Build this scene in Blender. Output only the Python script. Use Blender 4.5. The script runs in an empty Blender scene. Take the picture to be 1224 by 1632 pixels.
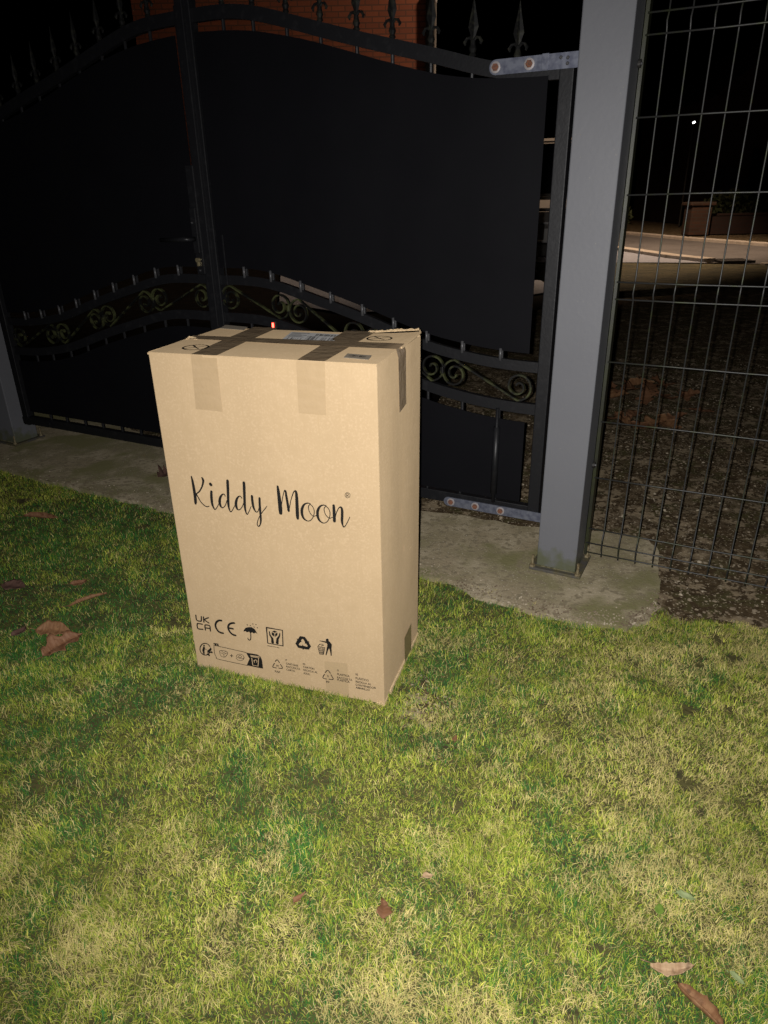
import bpy, bmesh, math, random
import numpy as np
from mathutils import Vector, Matrix, noise as mnoise
random.seed(7); rng = np.random.default_rng(7)
SCN = bpy.context.scene
COL = SCN.collection
R = math.radians
# ------------------------------------------------------------------ camera
CAM_H = 1.2946
cd = bpy.data.cameras.new('camera'); cam = bpy.data.objects.new('camera', cd); COL.objects.link(cam)
cd.sensor_fit = 'HORIZONTAL'; cd.sensor_width = 36.0; cd.lens = 1104.8 / 1224 * 36.0
cd.clip_start = 0.02; cd.clip_end = 500
AX = Vector((0.99979735, -0.00832774, -0.01832798)); AU = Vector((0.02013123, 0.41358896, 0.91024113)); AF = Vector((0, 0.91042563, -0.41367279))
def frame_matrix(loc): return Matrix(((AX.x, AU.x, -AF.x, loc[0]), (AX.y, AU.y, -AF.y, loc[1]), (AX.z, AU.z, -AF.z, loc[2]), (0, 0, 0, 1)))
cam.matrix_world = frame_matrix((0, 0, CAM_H))
SCN.camera = cam
# ------------------------------------------------------------------ world (night)
w = bpy.data.worlds.new('World'); SCN.world = w; w.use_nodes = True
nt = w.node_tree; bg = nt.nodes['Background']
sky = nt.nodes.new('ShaderNodeTexSky'); sky.sky_type = 'NISHITA'; sky.sun_disc = False
sky.sun_elevation = R(-6); sky.sun_rotation = R(200)
nt.links.new(sky.outputs[0], bg.inputs[0]); bg.inputs[1].default_value = 0.004
# the phone's flash, a small lamp beside the lens: the only thing that lights the garden
ld = bpy.data.lights.new('camera_flash', 'SPOT'); fl = bpy.data.objects.new('camera_flash', ld); COL.objects.link(fl)
ld.energy = 212; ld.spot_size = R(118); ld.spot_blend = 1.0; ld.shadow_soft_size = 0.006; ld.color = (1.0, 0.965, 0.93)
p = Vector((0, 0, CAM_H)) - AX * 0.022 + AU * 0.006
fm = frame_matrix(p); fl.matrix_world = fm @ Matrix.Rotation(R(-5), 4, 'Y') @ Matrix.Rotation(R(-1), 4, 'X')
SCN.view_settings.view_transform = 'Standard'; SCN.view_settings.look = 'None'; SCN.view_settings.exposure = 0; SCN.view_settings.gamma = 1
SCN.render.resolution_x = 768; SCN.render.resolution_y = 1024

# ------------------------------------------------------------------ helpers
def tag(o, label=None, cat=None, group=None, kind=None):
    if label: o['label'] = label
    if cat: o['category'] = cat
    if group: o['group'] = group
    if kind: o['kind'] = kind
    return o
def empty(name, loc, rz=0):
    o = bpy.data.objects.new(name, None); COL.objects.link(o); o.location = loc; o.rotation_euler = (0, 0, rz); o.empty_display_size = .1; return o
def link_mesh(name, me, m=None, parent=None):
    o = bpy.data.objects.new(name, me); COL.objects.link(o)
    if m is not None and len(me.materials) == 0: me.materials.append(m)
    if parent is not None: o.parent = parent
    return o
def obj(name, bm, m, parent=None, smooth=False):
    me = bpy.data.meshes.new(name)
    bmesh.ops.recalc_face_normals(bm, faces=bm.faces)
    bm.to_mesh(me); bm.free()
    if smooth: me.shade_smooth()
    return link_mesh(name, me, m, parent)
def box(bm, x0, x1, y0, y1, z0, z1, bev=0.0):
    t = bmesh.new()
    bmesh.ops.create_cube(t, size=1)
    for v in t.verts: v.co = Vector((x0 + (v.co.x + .5) * (x1 - x0), y0 + (v.co.y + .5) * (y1 - y0), z0 + (v.co.z + .5) * (z1 - z0)))
    if bev: bmesh.ops.bevel(t, geom=t.edges[:], offset=bev, segments=2, affect='EDGES', profile=.5)
    merge(bm, t)
def merge(bm, t, M=None):
    mp = {}
    for v in t.verts: mp[v] = bm.verts.new(M @ v.co if M else v.co)
    for f in t.faces:
        try: bm.faces.new([mp[v] for v in f.verts])
        except ValueError: pass
    t.free()
def tube(bm, pts, r, seg=6, cap=True):
    pts = [Vector(p) for p in pts]; n = len(pts)
    rs = r if isinstance(r, (list, tuple)) else [r] * n
    rings = []; up = None
    for i, p in enumerate(pts):
        d = (pts[min(i + 1, n - 1)] - pts[max(i - 1, 0)]).normalized()
        if up is None: up = d.orthogonal().normalized()
        up = (up - d * up.dot(d)).normalized(); s = d.cross(up)
        rings.append([bm.verts.new(p + (up * math.cos(a) + s * math.sin(a)) * rs[i]) for a in [2 * math.pi * k / seg for k in range(seg)]])
    for a, b in zip(rings, rings[1:]):
        for k in range(seg): bm.faces.new((a[k], a[(k + 1) % seg], b[(k + 1) % seg], b[k]))
    if cap: bm.faces.new(rings[0][::-1]); bm.faces.new(rings[-1])
def bar_strip(bm, pts, h, y0, y1):
    """flat bar following (x, z) points: height h, between depths y0 and y1"""
    n = len(pts); rr = []
    for i, (x, z) in enumerate(pts):
        a = pts[max(i - 1, 0)]; b = pts[min(i + 1, n - 1)]
        d = Vector((b[0] - a[0], b[1] - a[1])).normalized(); nx, nz = -d.y, d.x
        rr.append([bm.verts.new((x + nx * s * h / 2, y, z + nz * s * h / 2)) for s, y in ((1, y0), (1, y1), (-1, y1), (-1, y0))])
    for a, b in zip(rr, rr[1:]):
        for k in range(4): bm.faces.new((a[k], a[(k + 1) % 4], b[(k + 1) % 4], b[k]))
    bm.faces.new(rr[0][::-1]); bm.faces.new(rr[-1])
def prism(bm, poly, z0, z1):
    """(x, y) polygon extruded from z0 to z1"""
    lo = [bm.verts.new((x, y, z0)) for x, y in poly]; hi = [bm.verts.new((x, y, z1)) for x, y in poly]
    bm.faces.new(lo[::-1]); bm.faces.new(hi); n = len(poly)
    for i in range(n): bm.faces.new((lo[i], lo[(i + 1) % n], hi[(i + 1) % n], hi[i]))
def plate(bm, poly, y0, y1):
    """(x, z) polygon extruded in depth"""
    a = [bm.verts.new((x, y0, z)) for x, z in poly]; b = [bm.verts.new((x, y1, z)) for x, z in poly]
    bm.faces.new(a); bm.faces.new(b[::-1]); n = len(poly)
    for i in range(n): bm.faces.new((a[i], b[i], b[(i + 1) % n], a[(i + 1) % n]))
def lathe(bm, prof, seg=8, M=None):
    rr = [[bm.verts.new((M or Matrix()) @ Vector((r * math.cos(2 * math.pi * k / seg), r * math.sin(2 * math.pi * k / seg), z))) for k in range(seg)] for r, z in prof]
    for a, b in zip(rr, rr[1:]):
        for k in range(seg): bm.faces.new((a[k], a[(k + 1) % seg], b[(k + 1) % seg], b[k]))
    bm.faces.new(rr[0][::-1]); bm.faces.new(rr[-1])
def lerp_tab(tab, t):
    if t <= tab[0][0]: return tab[0][1]
    for (a, u), (b, v) in zip(tab, tab[1:]):
        if t <= b: k = (t - a) / (b - a); return u + (v - u) * k
    return tab[-1][1]
def smooth_tab(tab, t):  # averaged for a smooth curve
    return sum(lerp_tab(tab, t + d) for d in (-.08, -.04, 0, .04, .08)) / 5

# ------------------------------------------------------------------ materials
def mat(name, col, rough=.6, metal=0., spec=.5, noise=None, bump=None, coat=0.):
    """noise = list of (scale, detail, lo, hi, colour) mixed over the base; bump = (scale, distance, detail)"""
    m = bpy.data.materials.new(name); m.use_nodes = True; n = m.node_tree.nodes; l = m.node_tree.links
    b = n['Principled BSDF']; b.inputs['Roughness'].default_value = rough; b.inputs['Metallic'].default_value = metal
    b.inputs['Specular IOR Level'].default_value = spec; b.inputs['Coat Weight'].default_value = coat; b.inputs['Coat Roughness'].default_value = .12; b.inputs['Diffuse Roughness'].default_value = .35 if rough > .7 else 0.0
    tc = n.new('ShaderNodeTexCoord')
    src = None
    rgb = n.new('ShaderNodeRGB'); rgb.outputs[0].default_value = (*col, 1); src = rgb.outputs[0]
    for sc, det, lo, hi, c2 in (noise or []):
        t = n.new('ShaderNodeTexNoise'); t.inputs['Detail'].default_value = det
        if isinstance(sc, tuple):
            mp = n.new('ShaderNodeMapping'); mp.inputs['Scale'].default_value = sc; l.new(tc.outputs['Object'], mp.inputs[0]); l.new(mp.outputs[0], t.inputs['Vector']); t.inputs['Scale'].default_value = 1
        else: l.new(tc.outputs['Object'], t.inputs['Vector']); t.inputs['Scale'].default_value = sc
        r = n.new('ShaderNodeMapRange'); r.inputs[1].default_value = lo; r.inputs[2].default_value = hi; l.new(t.outputs['Fac'], r.inputs[0])
        mx = n.new('ShaderNodeMix'); mx.data_type = 'RGBA'; l.new(r.outputs[0], mx.inputs[0]); l.new(src, mx.inputs[6]); mx.inputs[7].default_value = (*c2, 1); src = mx.outputs[2]
    l.new(src, b.inputs['Base Color'])
    if bump:
        t = n.new('ShaderNodeTexNoise'); t.inputs['Detail'].default_value = bump[2]; l.new(tc.outputs['Object'], t.inputs['Vector']); t.inputs['Scale'].default_value = bump[0]
        bp = n.new('ShaderNodeBump'); bp.inputs['Distance'].default_value = bump[1]; bp.inputs['Strength'].default_value = 1; l.new(t.outputs['Fac'], bp.inputs['Height']); l.new(bp.outputs[0], b.inputs['Normal'])
    return m
M_card = mat('cardboard', (.475, .350, .207), .75, spec=.25, noise=[(5, 4, .4, .7, (.44, .322, .188)), (170, 4, .48, .66, (.505, .375, .228)), (28, 5, .5, .7, (.455, .334, .196)), ((300, 300, 12), 2, .55, .75, (.455, .332, .193))], bump=(38, .0006, 3))
M_cardedge = mat('cardboard_edge', (.60, .46, .28), .9, spec=.1, noise=[(300, 2, .4, .6, (.42, .30, .17))])
M_tapefront = mat('packing_tape_front', (.425, .308, .178), .28, spec=.5, noise=[((14, 14, 60), 3, .4, .7, (.45, .328, .195))], bump=(45, .0014, 3))  # same brown film as on top, paler base for its face-on look
M_tapelow = mat('thin_clear_tape', (.465, .342, .200), .36, spec=.35, bump=(45, .0008, 3))
M_tape = mat('brown_packing_tape_grazing', (.28, .20, .122), .18, spec=.7, noise=[((12, 60, 12), 3, .4, .65, (.35, .26, .16))], bump=(38, .0022, 3))  # same film again, its grazing-angle darkness put into the base colour
M_ink = mat('black_ink', (.012, .011, .010), .7, spec=.2)
M_paper = mat('label_paper', (.80, .79, .78), .5, spec=.4)
M_paperdim = mat('label_paper_under_tape', (.42, .36, .28), .4, spec=.4)
M_post = mat('grey_powder_coat', (.166, .170, .187), .5, spec=.4, noise=[(3, 4, .4, .7, (.152, .156, .173)), (1.3, 3, .55, .75, (.143, .146, .160)), (160, 2, .72, .8, (.27, .26, .22))], bump=(60, .0004, 2))
def foot_stain(m):
    n = m.node_tree.nodes; l = m.node_tree.links; b = n['Principled BSDF']; old = b.inputs['Base Color'].links[0].from_socket
    tc = n.new('ShaderNodeTexCoord'); sp = n.new('ShaderNodeSeparateXYZ'); l.new(tc.outputs['Object'], sp.inputs[0])
    t = n.new('ShaderNodeTexNoise'); t.inputs['Scale'].default_value = 22; t.inputs['Detail'].default_value = 6; l.new(tc.outputs['Object'], t.inputs['Vector'])
    ml = n.new('ShaderNodeMath'); ml.operation = 'MULTIPLY_ADD'; l.new(t.outputs['Fac'], ml.inputs[0]); ml.inputs[1].default_value = -.30; l.new(sp.outputs[2], ml.inputs[2])
    r = n.new('ShaderNodeMapRange'); l.new(ml.outputs[0], r.inputs[0]); r.inputs[1].default_value = -.14; r.inputs[2].default_value = -.06; r.inputs[3].default_value = .75; r.inputs[4].default_value = 0
    mx = n.new('ShaderNodeMix'); mx.data_type = 'RGBA'; l.new(r.outputs[0], mx.inputs[0]); l.new(old, mx.inputs[6]); mx.inputs[7].default_value = (.10, .11, .045, 1); l.new(mx.outputs[2], b.inputs['Base Color'])
foot_stain(M_post)
M_postgreen = mat('algae_stained_coat', (.030, .033, .014), .4, noise=[(14, 4, .4, .65, (.022, .022, .017))])
M_gate = mat('black_gate_paint', (.0095, .0097, .0115), .45, spec=.4, noise=[(40, 3, .55, .8, (.018, .018, .020))], bump=(120, .0004, 2))
M_sheet = mat('black_plastic_sheet', (.0042, .0042, .0058), .7, spec=.12, noise=[(5, 3, .4, .7, (.0035, .0035, .0050)), (240, 1, .76, .8, (.02, .02, .02))], bump=(2.2, .012, 2))
M_scroll = mat('aged_scroll_iron', (.007, .007, .0065), .45, spec=.4, noise=[(22, 3, .46, .60, (.055, .060, .024))])
M_galv = mat('galvanised_strap', (.20, .215, .27), .42, metal=.45, noise=[(60, 3, .4, .65, (.12, .13, .18)), (9, 2, .6, .75, (.25, .26, .29))])
M_rust = mat('rusty_bolt', (.22, .085, .045), .8, noise=[(200, 2, .4, .6, (.12, .06, .04))])
M_washer = mat('pale_washer', (.36, .33, .33), .5, metal=.3)
M_brass = mat('brass', (.65, .55, .32), .3, metal=.8)
M_wire = mat('fence_wire', (.042, .042, .041), .42, metal=.3, noise=[(30, 3, .5, .7, (.05, .058, .028))])
M_soil = mat('soil', (.085, .060, .033), .95, spec=.1, noise=[(2.6, 4, .48, .62, (.14, .105, .065)), (6, 5, .50, .58, (.075, .064, .028)), (9, 12, .525, .58, (.25, .195, .125)), (34, 10, .50, .58, (.058, .040, .022)), (100, 4, .59, .65, (.36, .30, .21))], bump=(50, .010, 8))
M_lawnsoil = mat('lawn_thatch', (.085, .078, .030), .95, spec=.1, noise=[(20, 4, .45, .6, (.055, .05, .025))], bump=(60, .01, 4))
M_conc = mat('mossy_concrete', (.295, .245, .160), .9, spec=.2, noise=[(1.9, 5, .44, .60, (.215, .195, .105)), (7, 12, .46, .62, (.37, .315, .215)), (40, 10, .52, .62, (.22, .185, .12)), (150, 4, .62, .70, (.58, .53, .43)), (3.7, 12, .54, .62, (.20, .185, .09))], bump=(80, .004, 9))
M_tarmac = mat('road_tarmac', (.10, .094, .092), .9, noise=[(1.5, 4, .45, .65, (.075, .07, .068)), (14, 4, .5, .7, (.13, .122, .118))], bump=(30, .01, 4))
M_kerb = mat('kerb_stone', (.42, .38, .33), .85, noise=[(6, 3, .4, .6, (.34, .30, .25))])
M_paving = mat('pale_paving', (.26, .275, .32), .9, noise=[(20, 5, .45, .65, (.20, .21, .245))], bump=(30, .01, 4))
M_verge = mat('verge', (.085, .075, .027), .95, noise=[(3, 5, .4, .65, (.035, .035, .012)), (25, 5, .5, .7, (.09, .07, .03))], bump=(9, .12, 6))
def brick_mat(name, c1, c2, mortar):
    m = bpy.data.materials.new(name); m.use_nodes = True; n = m.node_tree.nodes; l = m.node_tree.links; b = n['Principled BSDF']; b.inputs['Roughness'].default_value = .9
    tc = n.new('ShaderNodeTexCoord'); sp = n.new('ShaderNodeSeparateXYZ'); ad = n.new('ShaderNodeMath'); cb = n.new('ShaderNodeCombineXYZ'); bt = n.new('ShaderNodeTexBrick')
    l.new(tc.outputs['Object'], sp.inputs[0]); l.new(sp.outputs[0], ad.inputs[0]); l.new(sp.outputs[1], ad.inputs[1]); l.new(ad.outputs[0], cb.inputs[0]); l.new(sp.outputs[2], cb.inputs[1]); l.new(cb.outputs[0], bt.inputs[0])
    bt.inputs['Scale'].default_value = 1; bt.inputs['Brick Width'].default_value = .29; bt.inputs['Row Height'].default_value = .105; bt.inputs['Mortar Size'].default_value = .013
    bt.inputs['Color1'].default_value = (*c1, 1); bt.inputs['Color2'].default_value = (*c2, 1); bt.inputs['Mortar'].default_value = (*mortar, 1)
    l.new(bt.outputs[0], b.inputs['Base Color']); return m
M_brick = brick_mat('orange_brick', (.19, .056, .026), (.145, .042, .021), (.085, .035, .022))
M_brick2 = brick_mat('dark_brick', (.038, .018, .013), (.03, .015, .012), (.03, .02, .017))
M_brick3 = brick_mat('weathered_brick', (.085, .040, .024), (.055, .028, .018), (.06, .045, .035))
M_roof = mat('roof_tiles', (.05, .03, .025), .8)
M_pipe = mat('drainpipe_plastic', (.20, .19, .19), .5)
M_dark = mat('dark_trim', (.02, .018, .016), .6)
M_glass = mat('dark_glass', (.01, .01, .012), .08, spec=.8)
M_van = mat('van_paint', (.25, .235, .22), .3, coat=.5)
M_rubber = mat('rubber', (.02, .02, .02), .8)
M_bark = mat('bark', (.05, .038, .028), .9)
M_bush = mat('dark_foliage', (.04, .055, .02), .7)
def emis(name, c, s):
    m = bpy.data.materials.new(name); m.use_nodes = True; b = m.node_tree.nodes['Principled BSDF']; b.inputs['Base Color'].default_value = (*c, 1); b.inputs['Emission Color'].default_value = (*c, 1); b.inputs['Emission Strength'].default_value = s; return m
def leaf_mat(name, c, c2):
    m = mat(name, c, .65, spec=.3, noise=[((120, 18, 30), 2, .42, .6, c2), (60, 3, .6, .72, (c[0] * .45, c[1] * .42, c[2] * .4))]); return m
M_leafs = [leaf_mat('dry_leaf_tan', (.27, .145, .070), (.20, .098, .045)), leaf_mat('dry_leaf_brown', (.19, .088, .042), (.25, .13, .070)), leaf_mat('dry_leaf_dark', (.115, .065, .05), (.16, .09, .07)), leaf_mat('dry_leaf_pale', (.42, .29, .17), (.33, .21, .12))]
M_leafgreen = leaf_mat('green_leaf', (.17, .27, .045), (.13, .22, .03)); M_leafpale = leaf_mat('pale_green_leaf', (.26, .31, .14), (.21, .27, .11))

# ------------------------------------------------------------------ the fence line: u metres along it to the right, b metres behind it
GY, GA = 2.5698, 0.482535
def G(u, b, z=0): return Vector((u * math.cos(GA) + b * math.sin(GA), GY - u * math.sin(GA) + b * math.cos(GA), z))
# the slab's front edge and right end
FRONT = [(-3.9, 4.55), (-2.9, 3.98), (-2.45, 3.70), (-2.04, 3.48), (-1.64, 3.24), (-1.26, 3.04), (-.98, 2.88), (-.55, 2.66), (-.2, 2.46), (.143, 2.256), (.321, 2.10), (.494, 1.973), (.64, 1.905), (.765, 1.88), (.86, 1.93), (.912, 1.996)]
BACK = [(.965, 2.13), (1.068, 2.40), (1.05, 2.50), (.95, 2.57), (.84, 2.58), (.60, 2.62), (.2, 2.80), (-.4, 3.15), (-1.0, 3.62), (-1.8, 4.35), (-2.7, 5.0), (-3.9, 5.7)]

# ------------------------------------------------------------------ ground
def sheet(name, poly, z, m, kind='structure', label=None, cat=None):
    bm = bmesh.new(); bm.faces.new([bm.verts.new((x, y, z)) for x, y in poly]); bmesh.ops.triangulate(bm, faces=bm.faces); o = obj(name, bm, m); tag(o, label, cat, None, kind); return o
sheet('ground', [(-150, -60), (150, -60), (150, 200), (-150, 200)], -.03, M_soil)
# dirt behind and beside the slab, lumpy
def grid_mesh(name, x0, x1, y0, y1, step, zf, m):
    nx = int((x1 - x0) / step) + 1; ny = int((y1 - y0) / step) + 1
    xs = np.linspace(x0, x1, nx); ys = np.linspace(y0, y1, ny)
    vs = [(x, y, zf(x, y)) for y in ys for x in xs]
    fs = [(j * nx + i, j * nx + i + 1, (j + 1) * nx + i + 1, (j + 1) * nx + i) for j in range(ny - 1) for i in range(nx - 1)]
    me = bpy.data.meshes.new(name); me.from_pydata(vs, [], fs); me.shade_smooth(); return link_mesh(name, me, m)
def fbm(x, y, s, o=4):
    v = 0; a = 1
    for k in range(o): v += a * mnoise.noise(Vector((x * s, y * s, 3.1 + k))); a *= .55; s *= 2.1
    return v
o = grid_mesh('bare_dirt', -4.5, 4.2, 1.2, 8.0, .034, lambda x, y: -.012 + .013 * fbm(x, y, 5) + .006 * fbm(x, y, 38, 2), M_soil); tag(o, kind='structure')
# lawn base
lawn_poly = [(-4.3, .1), (3.2, .1), (3.2, 1.15), (2.2, 1.62), (1.55, 1.80), (1.24, 1.87), (1.066, 1.915), (.95, 1.95)] + [(x, y + .045) for x, y in FRONT[::-1]] + [(-4.3, 4.8)]
def lawn_z(x, y): return .0 + .010 * fbm(x, y, 2.2, 3)
def inside(px, py, poly):
    c = np.zeros(len(px), bool); n = len(poly)
    for i in range(n):
        x0, y0 = poly[i]; x1, y1 = poly[(i + 1) % n]
        if y0 == y1: continue
        k = ((py > y0) != (py > y1)) & (px < (x1 - x0) * (py - y0) / (y1 - y0) + x0); c ^= k
    return c
def lawn_edge_clip():
    nx, ny, st = 150, 96, .05
    vs = []; fs = []
    for j in range(ny):
        for i in range(nx):
            x = -4.3 + i * st; y = .1 + j * st; vs.append((x, y, lawn_z(x, y)))
    P = np.array(vs); ins = inside(P[:, 0], P[:, 1], lawn_poly)
    for j in range(ny - 1):
        for i in range(nx - 1):
            q = (j * nx + i, j * nx + i + 1, (j + 1) * nx + i + 1, (j + 1) * nx + i)
            if all(ins[k] for k in q): fs.append(q)
    me = bpy.data.meshes.new('lawn_soil'); me.from_pydata(vs, [], fs); me.shade_smooth()
    bm = bmesh.new(); bm.from_mesh(me); bmesh.ops.delete(bm, geom=[v for v in bm.verts if not v.link_faces], context='VERTS'); bm.to_mesh(me); bm.free()
    return tag(link_mesh('lawn_soil', me, M_lawnsoil), kind='structure')
lawn_edge_clip()
# concrete slab: ragged outline, uneven top
def jag(poly, amp=.024, step=.035, seed=1):
    rr = random.Random(seed); out = []
    for (x0, y0), (x1, y1) in zip(poly, poly[1:] + poly[:1]):
        L = math.hypot(x1 - x0, y1 - y0); n = max(1, int(L / step))
        for k in range(n):
            t = k / n; x = x0 + (x1 - x0) * t; y = y0 + (y1 - y0) * t
            out.append((x + amp * fbm(x, y, 6, 3), y + amp * fbm(x + 9, y, 6, 3)))
    return out
def slab():
    bm = bmesh.new(); poly = jag(FRONT + BACK)
    prism(bm, poly, -.06, .02)
    bmesh.ops.triangulate(bm, faces=bm.faces)
    o = obj('concrete_slab', bm, M_conc); tag(o, kind='structure')
    return o
slab()

# ------------------------------------------------------------------ grass: one mesh of many blades (uncountable)
def vnoise(x, y, s, seed):
    x = x * s + seed * 17.3; y = y * s + seed * 7.7
    xi = np.floor(x).astype(int); yi = np.floor(y).astype(int); fx = x - xi; fy = y - yi
    fx = fx * fx * (3 - 2 * fx); fy = fy * fy * (3 - 2 * fy)
    def h(a, b):
        v = np.sin(a * 127.1 + b * 311.7 + seed * 74.7) * 43758.5453; return v - np.floor(v)
    return (h(xi, yi) * (1 - fx) + h(xi + 1, yi) * fx) * (1 - fy) + (h(xi, yi + 1) * (1 - fx) + h(xi + 1, yi + 1) * fx) * fy
def blades(name, n_per, regions, m, poly, lab):
    X = []; Y = []
    for (x0, x1, y0, y1, dens) in regions:
        n = int((x1 - x0) * (y1 - y0) * dens * n_per); X.append(rng.uniform(x0, x1, n)); Y.append(rng.uniform(y0, y1, n))
    x = np.concatenate(X); y = np.concatenate(Y)
    k = inside(x + .03 * (vnoise(x, y, 22, 3) - .5), y + .10 * (vnoise(x, y, 18, 4) - .5), poly)
    # not through the carton's base
    c, s = math.cos(-BOX_YAW), math.sin(-BOX_YAW); lx = (x - BOX_O[0]) * c - (y - BOX_O[1]) * s; ly = (x - BOX_O[0]) * s + (y - BOX_O[1]) * c
    k &= ~((lx > -.003) & (lx < BW + .003) & (ly > -.003) & (ly < BD + .003))
    x = x[k]; y = y[k]
    # blades pushed up along the carton's foot
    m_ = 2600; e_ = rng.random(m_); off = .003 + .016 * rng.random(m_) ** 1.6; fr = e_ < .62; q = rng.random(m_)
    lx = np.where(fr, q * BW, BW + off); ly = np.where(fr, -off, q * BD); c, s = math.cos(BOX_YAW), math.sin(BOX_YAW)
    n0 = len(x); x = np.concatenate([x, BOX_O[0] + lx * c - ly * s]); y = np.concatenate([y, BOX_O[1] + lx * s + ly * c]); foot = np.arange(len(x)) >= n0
    bare = vnoise(x, y, 9, 5) * .6 + vnoise(x, y, 26, 6) * .4
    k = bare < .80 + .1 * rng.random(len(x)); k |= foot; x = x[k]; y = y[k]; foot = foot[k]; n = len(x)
    r1, r2, r3, r4 = rng.random((4, n))
    # straw share by place; deep green patches by place
    def blob(cx, cy, rx, ry): return np.exp(-(((x - cx) / rx) ** 2 + ((y - cy) / ry) ** 2))
    straw = .02 + .40 * (vnoise(x, y, 5, 11) - .5) + .55 * (vnoise(x, y, 14, 12) - .5) + .45 * (vnoise(x, y, 37, 13) - .5) + .45 * blob(.58, 1.15, .20, .28) + .25 * blob(.9, 1.2, .25, .35) + .22 * blob(-.62, .95, .22, .16) + .25 * blob(-.3, 1.0, .12, .12) + .5 * blob(1.15, 1.72, .35, .22) + .2 * blob(.6, 1.75, .3, .15) + .25 * blob(.1, .75, .25, .12) - .35 * blob(-1.4, 2.4, .8, .8) - .1 * blob(-.3, 1.5, .3, .3)
    deep = .24 + .8 * (vnoise(x, y, 4.5, 21) - .5) + .7 * (vnoise(x, y, 12, 22) - .55) + .6 * (vnoise(x, y, 31, 23) - .5) + .45 * blob(-.38, 1.38, .07, .2) + .5 * blob(-.18, 1.1, .08, .12) + .55 * blob(-1.3, 2.2, .7, .8) + .4 * blob(-1.0, 1.5, .25, .25) + .35 * blob(.1, 1.9, .3, .3) + .3 * blob(.06, 1.0, .06, .2)+ .25 * blob(.55, 1.0, .1, .1)
    is_straw = r1 < np.clip(straw, .06, .85); is_deep = (~is_straw) & (r2 < np.clip(deep, .03, .9))
    col = np.empty((n, 3)); a = r3[:, None]
    col[:] = np.array([.37, .44, .045]) * (1 - a) + np.array([.14, .24, .030]) * a
    yel = (r4 < .30)[:, None] & (~is_straw)[:, None]; col = np.where(yel, np.array([.60, .60, .11]) * (.7 + .4 * a), col)
    col = np.where(is_deep[:, None], np.array([.028, .150, .040]) * (1 - a) + np.array([.07, .20, .026]) * a, col)
    col = np.where(is_straw[:, None], np.array([.74, .64, .27]) * (1 - a) + np.array([.46, .39, .14]) * a, col)
    L = rng.uniform(.008, .022, n) * np.where(is_straw, 1.15, 1.0) * (.75 + .5 * vnoise(x, y, 7, 31))
    lean = np.clip(rng.normal(.85, .30, n), .2, 1.35); lean = np.where(is_straw, np.clip(lean + .4, .6, 1.5), lean)
    az = rng.uniform(-1, 1, n) * np.pi * .8 + 2 * np.pi * (vnoise(x, y, 6, 41) * 1.2 + vnoise(x, y, 22, 42))
    wid = rng.uniform(.0006, .0014, n) * (1 + .35 * np.clip(y - 1.2, 0, 3))
    zb = np.array([lawn_z(a_, b_) for a_, b_ in zip(x, y)]) if n < 1000 else None
    # cheap height lookup on a grid
    gx = np.linspace(-4.4, 3.3, 155); gy = np.linspace(0, 5, 101); GZ = np.array([[lawn_z(a_, b_) for a_ in gx] for b_ in gy])
    ix = np.clip(((x + 4.4) / 7.7 * 154).astype(int), 0, 153); iy = np.clip((y / 5 * 100).astype(int), 0, 99); zb = GZ[iy, ix] - .002
    zb = zb + np.where(is_straw, rng.uniform(0, .012, n), 0)
    col *= (rng.uniform(.72, 1.16, n) * (.78 + .44 * vnoise(x, y, 16, 51)))[:, None]
    tuft = vnoise(x, y, 30, 33) * .6 + vnoise(x, y, 70, 34) * .4; L = L * (.65 + .8 * tuft)
    broad = (rng.random(n) < .07) & ~is_straw; wid = np.where(broad, wid * 1.9, wid); L = np.where(broad, L * 1.25, L)
    thatch = is_straw & (rng.random(n) < .4); L = np.where(thatch, L * 1.35, L); wid = np.where(thatch, wid * .8, wid); lean = np.where(thatch, 1.9, lean)
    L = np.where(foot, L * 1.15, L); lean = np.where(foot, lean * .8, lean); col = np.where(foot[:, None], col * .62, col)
    dx, dy = np.cos(az), np.sin(az); tw = az + np.pi / 2 + rng.normal(0, .5, n); sx, sy = np.cos(tw), np.sin(tw)
    V = np.empty((n, 7, 3)); px, py, pz = x.copy(), y.copy(), zb.copy(); ang = lean * .35
    bendk = rng.uniform(.25, .75, n)
    ts = [1.0, .95, .7]
    for j in range(3):
        hw = wid * ts[j] * .5
        V[:, 2 * j, 0] = px - sx * hw; V[:, 2 * j, 1] = py - sy * hw; V[:, 2 * j, 2] = pz
        V[:, 2 * j + 1, 0] = px + sx * hw; V[:, 2 * j + 1, 1] = py + sy * hw; V[:, 2 * j + 1, 2] = pz
        px = px + dx * np.sin(ang) * L / 3; py = py + dy * np.sin(ang) * L / 3; pz = pz + np.cos(ang) * L / 3
        ang = ang + bendk * lean
    V[:, 6, 0] = px; V[:, 6, 1] = py; V[:, 6, 2] = np.maximum(pz, zb + .003)
    me = bpy.data.meshes.new(name); me.vertices.add(n * 7); me.vertices.foreach_set('co', V.reshape(-1))
    base = (np.arange(n) * 7)[:, None]
    quads = np.concatenate([base + np.array([[0, 1, 3, 2]]), base + np.array([[2, 3, 5, 4]])], 1).reshape(-1, 4); tris = (base + np.array([[4, 5, 6]]))
    # interleave as quads, quads, tri per blade
    idx = np.concatenate([base + np.array([[0, 1, 3, 2, 2, 3, 5, 4, 4, 5, 6]])], 1).reshape(-1)
    me.loops.add(len(idx)); me.loops.foreach_set('vertex_index', idx.astype(np.int32))
    me.polygons.add(n * 3); st = ((np.arange(n) * 11)[:, None] + np.array([[0, 4, 8]])).reshape(-1); me.polygons.foreach_set('loop_start', st.astype(np.int32))
    me.update(calc_edges=True)
    at = me.color_attributes.new('blade_colour', 'FLOAT_COLOR', 'POINT')
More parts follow.
